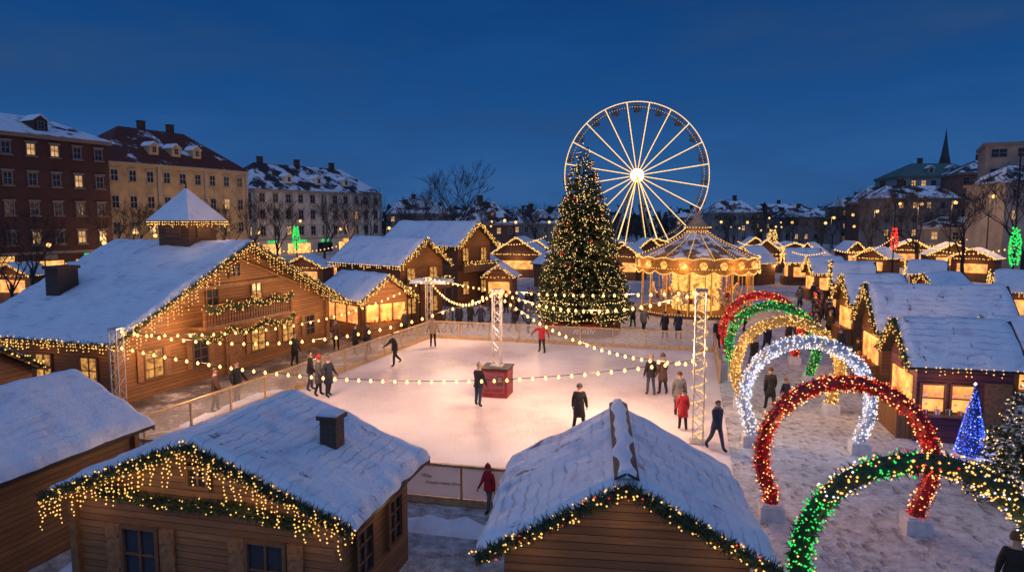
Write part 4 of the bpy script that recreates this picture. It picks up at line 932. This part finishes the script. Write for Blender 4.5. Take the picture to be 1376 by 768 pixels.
TR=[(40,60,9,'in front of the brick block at far left'),(12,52,8,'at the left picture edge beside the stalls'),(150,82,10.5,'at the right corner of the brick block'),(180,84,10,'between the brick block and the ochre building'),(225,92,10.5,'in front of the ochre building'),(265,96,10,'before the right half of the ochre building'),(300,95,11,'at the right end of the ochre building'),(340,104,11.5,'between the ochre and cream buildings'),(372,100,11,'in front of the cream house, left part'),(437,100,12,'in front of the cream house, middle'),(470,118,12.5,'in front of the cream house, right of its middle'),(498,110,12.5,'in front of the cream house, right end'),
(560,120,13,'left of the large lone tree on the skyline'),(612,112,17.5,'largest on the skyline between cream house and chalets'),(588,135,14,'behind the largest skyline tree'),(655,140,12,'behind the dark brick house'),(720,160,12,'left of the christmas tree on the skyline'),(1020,170,10,'right of the ferris wheel'),(1065,180,11,'on the skyline above the arches'),(1130,165,12,'on the skyline left of the right building row'),
(1172,110,13,'above the right stalls, leftmost of that clump'),(1232,92,13,'above the right stalls, left of the church spire'),(1296,80,12.5,'right of the church spire'),(1376,64,13,'at the right picture edge'),(975,190,11,'just right of the ferris wheel base'),(680,180,11,'behind the low terrace')]
def btree(i,px,Dd,h,lb,grp):
    tm,cm,hh=BT[i%4]; r=thing('bare_tree',lb,'tree',(X(px,Dd),Dd,0),i*1.3,grp); k=h/hh; r.scale=(k,k,k)
    inst('trunk',tm,r,(0,0,0)); inst('crown',cm,r,(0,0,0))
for i,(px,Dd,h,lb) in enumerate(TR): btree(i,px,Dd,h,'bare leafless tree '+lb,'bare trees around the market')
for i in range(28):
    px=970+(i+U(0,1))*14.5; Dd=U(125,210); btree(i+1,px,Dd,U(7.5,11.5),'bare leafless tree in the dense tree line along the right skyline','tree line along the right skyline')
for i in range(16):
    px=530+(i+U(0,1))*13.5; Dd=U(150,220); btree(i+2,px,Dd,U(9,12),'bare leafless tree in the dim tree line behind the left chalets','tree line behind the left chalets')
mb=MB()
for i in range(5200):
    px=U(-200,1600); Dd=U(225,420); h=U(5,13)*(1+.3*noise.noise(V((px*.01,0,0)))); x=X(px,Dd); t=U(0,1); mb.add([(x+U(-1.5,1.5),Dd,h*t),(x+U(-2.5,2.5),Dd,h*t+U(.5,3)),(x+U(-2,2),Dd+1,h*t+U(0,2)),(x+U(-1,1),Dd,max(0,h*t-U(2,8)))],[(0,1,2),(0,2,3)])
o=mb.build('far_wood',BARK); tag(o,'dark far wood along the whole horizon','trees'); o['kind']='stuff'
# ------------------------------------------------------------------ street lamps
def slamp(label,px,Dd,h,orn=None,c=G_PLACE,w_=.16,z0=.45,ln=2.6,wr=.42,pw=0,group=None):
    r=thing('street_lamp',label,'street lamp',(X(px,Dd),Dd,0),0,group); MB().tube([(0,0,0),(0,0,h)],[.1,.05],6).build('pole',DARK,r)
    MB().tube([(0,0,h),(.25,0,h+.1),(.5,0,h)],.04,5).build('arm',DARK,r); MB().ball((.5,0,h-.15),w_,8).build('lamp_head',c,r)
    if orn:
        mb=MB(); 
        for i in range(150):
            t=U(0,1); a=U(0,2*PI); q=wr*(.55+.45*math.sin(PI*min(1,t*1.1))); mb.bulb((q*math.cos(a),-.1+q*.5*math.sin(a),h*z0+t*ln),.085)
        mb.build('light_ornament',orn,r,kind='stuff')
    if pw: lamp((X(px,Dd)+.5,Dd-1.5,h-.4),pw,(1,.55,.22),.3)
slamp('tall lamp post with green light ornament at the right edge',1362,50,12.3,G_GREEN,z0=.34,ln=2.8); slamp('lamp post with red light ornament above the right stalls',1200,80,9.5,G_RED,z0=.42); slamp('lamp post with green light ornament before the cream apartment house',399,80,7.5,G_GREEN,z0=.55)
slamp('lamp post with gold light ornament right of the carousel',1037,110,6.5,G_GOLD,z0=.45,ln=3.,wr=.8)
for i,(px,Dd,h,t,pw) in enumerate([(60,72,5,'before the brick block',300),(135,78,5,'at the brick block corner',300),(205,92,5.5,'before the ochre building, left',650),(265,98,5.5,'before the ochre building, right',650),(345,112,5.5,'between ochre and cream buildings',1500),(455,118,6,'before the cream house, middle',2000),(520,130,6,'right of the cream house',900),(560,130,6.5,'before the skyline trees, left',0),(625,135,6.5,'under the largest skyline tree',0),(690,150,7,'before the low terrace',0),(735,160,7,'left of the christmas tree',0),(965,165,7,'right of the ferris wheel',0),(1000,150,7,'between carousel and skyline',0),(1060,150,7,'behind the far arches',0),(1115,140,8,'over the right stalls, left',1200),(1140,125,8.5,'over the right stalls, middle',0),(1172,115,9,'over the right stalls, right',1200),(1230,105,10,'before the green grey building',2200),(1275,95,10,'below the church spire',1200),(1325,85,10.5,'before the modern block',2000)]):
    slamp('thin street lamp with warm globe '+t,px,Dd,h,w_=.16+.001*Dd,pw=pw)
for i in range(44):
    px=U(975,1376) if i<32 else U(540,740); Dd=U(120,230); slamp('tiny distant street lamp among the dark trees on the skyline',px,Dd,U(4,8),w_=U(.16,.3),group='distant street lamps')
def farstring(label,a,b,sag,n,br):
    a=V(a); b=V(b); r=thing('string_lights',label,'string lights',a); pts=[(b-a)*(i/20)+V((0,0,-4*sag*i/20*(1-i/20))) for i in range(21)]
    MB().tube(pts,.015,3).build('cable',DARK,r); mb=MB(); pp=Path(pts)
    for i in range(n): mb.bulb(pp.at((i+.5)*pp.L/n)[0],br)
    mb.build('bulbs',G_PLACE,r,kind='stuff')
for lb,x0,d0,z0,x1,d1,z1 in(('from the red ornament lamp over the right stalls',1200,80,5.5,1120,70,4.5),('over the far right stalls toward the tall lamp post',1230,85,5,1362,50,5.5),('along the far end of the right aisle',1040,90,5,1110,64,4.5),('between distant stalls below the church spire',1190,95,5,1300,88,5),('behind the carousel to the gold ornament lamp',990,80,5,1037,110,5),('left of the christmas tree over the market hall',640,80,5.5,735,85,5.5),('over the stalls under the ochre building',330,74,5,470,76,5)):
    farstring('distant warm string lights '+lb,(X(x0,d0),d0,z0),(X(x1,d1),d1,z1),1.,26,.09)
# ------------------------------------------------------------------ snow banks
def bank(label,x,y,lx,ly,h,rz):
    nx,ny=22,12; mb=MB()
    for j in range(ny+1):
        for i in range(nx+1):
            u=-1+2*i/nx; v=-1+2*j/ny; q=max(0,1-u*u)*max(0,1-v*v); px_,py_=u*lx/2,v*ly/2
            z=h*q**.6*(1+.6*noise.noise(V((px_*2+x,py_*2+y,2)))+.25*noise.noise(V((px_*6,py_*6+y,5))))-.015
            mb.v.append((px_,py_,z))
    mb.f=[(j*(nx+1)+i,j*(nx+1)+i+1,(j+1)*(nx+1)+i+1,(j+1)*(nx+1)+i) for j in range(ny) for i in range(nx)]; mb.m=[0]*len(mb.f)
    tag(mb.build('snow_bank',SNOW,None,(x,y,0),rz,True),label,'snow bank')
bank('low shovelled snow bank along the outside of the left rink barrier',-11.2,27.2,6,.6,.2,rad(72)); bank('snow bank at the right edge beside the blue light cone',15.3,20.4,2.4,1.2,.4,.3)
bank('snow bank beside the front barrier between the two nearest cabins',-1.7,16.2,2.4,.8,.25,rad(-13)); bank('snow bank beside the leftmost foreground cabin',-9.1,15.6,3.4,.8,.3,rad(76))
# ------------------------------------------------------------------ people
p=person
p(778,581,'skater in long dark coat seen from behind in the middle of the ice','glide',172,'black','black')
p(643,546,'person in dark jacket resting an arm on the red pedestal','reach',150,'black','denim','beige',longc=False)
p(531,491,'skater in dark jacket leaning forward at the left of the ice','skate',-60,'black','black',None,longc=False)
p(582,466,'person in beige jacket standing by the far left rink corner','pockets',10,'beige','black',None,longc=False)
p(728,474,'small skater in red jacket with arms out in front of the tree','out',-30,'red','black','red',longc=False)
p(874,531,'left one of the dark coated pair at the right side of the ice','stand',190,'black','denim','beige',longc=False)
p(890,530,'right one of the dark coated pair, brown hat, at the right side of the ice','stand',200,'brown','black','brown')
p(912,560,'person in grey coat behind the red coated one by the gold mast','stand',160,'grey','black',None)
p(917,578,'person in red coat beside the gold wrapped mast','stand',170,'red','black',None,.86)
p(962,605,'person in navy jacket and scarf walking past the gold wrapped mast','walk',25,'navy','denim',None,.97,longc=False,scarf='grey')
p(657,686,'child in red jacket and hat at the front rink barrier','walk',-40,'red','grey','red',.72,longc=False,scarf='red')
p(893,456,'left one of the couple in dark coats behind the far barrier','stand',180,'black','black',None)
p(911,456,'right one of the couple in dark coats behind the far barrier','stand',175,'navy','black','black')
p(1034,552,'person in black coat walking under the white arch','walk',170,'black','black',None)
p(1055,548,'child in orange hat beside the walker under the white arch','stand',180,'navy','black','orange',.68)
p(963,468,'person in dark coat left of the farthest red arch','stand',0,'black','black')
p(1012,497,'person in dark jacket between the green and gold arches','walk',10,'black','denim','grey',longc=False)
p(1030,474,'person in dark coat under the green arch','walk',0,'navy','black')
p(1059,463,'person in brown coat under the farthest red arch','stand',10,'brown','black')
p(1205,566,'person in dark coat at the counter of the nearest right stall','hold',-80,'black','black')
p(1150,500,'person in black jacket walking toward the long right stall','walk',100,'black','black',None,longc=False)
p(1128,484,'person in navy coat waiting before the long right stall','stand',90,'navy','black','grey')
p(320,542,'person in dark coat standing on the chalet path','pockets',60,'black','black')
p(291,554,'person in brown jacket standing near the left rink barrier','stand',100,'brown','black',None,longc=False)
p(397,492,'person in dark coat outside the big chalet entrance','stand',70,'black','black')
p(418,525,'person in black jacket at the left barrier, left of three','stand',100,'black','denim',None,longc=False,scarf='beige')
p(429,532,'person in grey coat at the left barrier, middle of three','stand',90,'grey','black','red')
p(442,533,'person in dark coat at the left barrier, right of three','pockets',60,'navy','black','grey')
p(478,477,'left one of two people chatting before the food stall','pockets',90,'black','black')
p(495,475,'right one of two people chatting before the food stall','stand',-90,'navy','black',None)
p(452,470,'person in brown coat at the corner of the food stall','hold',0,'brown','black')
p(545,452,'person in dark coat near the far mast','stand',30,'black','black')
p(602,448,'person in grey jacket behind the far barrier, left part','walk',80,'grey','black',None,longc=False)
p(617,443,'person in black coat behind the far barrier under the string lights','stand',0,'black','black')
p(632,441,'person in beige hat behind the far barrier','stand',30,'black','black','beige')
p(646,443,'person in red scarf behind the far barrier','pockets',-20,'navy','black',None,scarf='red')
p(690,446,'person in dark jacket left of the tree base','walk',90,'black','denim',None,longc=False)
p(710,448,'person in blue jacket close to the tree base','stand',120,'blue','black',None,longc=False)
p(850,440,'person in dark coat right of the tree base','stand',200,'black','black')
p(865,446,'person in grey coat between the tree and the carousel','walk',150,'grey','black')
p(1000,446,'person in dark coat at the right side of the carousel','stand',90,'black','black')
p(985,452,'person in red jacket before the carousel','stand',120,'red','black',None,.9,longc=False)
p(1358,838,'person in dark coat and fur hat cut off at the bottom right corner','stand',150,'black','black','brown')
for i in range(36):
    py=395+80*i/36; px=1098+U(-28,24)-(py-430)*.1; p(px,py,'distant visitor in winter coat in the crowd of the right hand aisle',rnd.choice(['stand','walk','pockets','hold']),U(-180,180),rnd.choice(['black','navy','brown','grey','black']),'black',rnd.choice([None,'grey','red','black']),U(.92,1.03),'crowd in the right hand aisle')
for i in range(14):
    px=U(655,722); py=U(405,434); p(px,py,'distant visitor in winter coat in the crowd left of the christmas tree',rnd.choice(['stand','walk','pockets']),U(-180,180),rnd.choice(['black','navy','brown','grey']),'black',rnd.choice([None,'grey','red']),1,'crowd left of the tree')
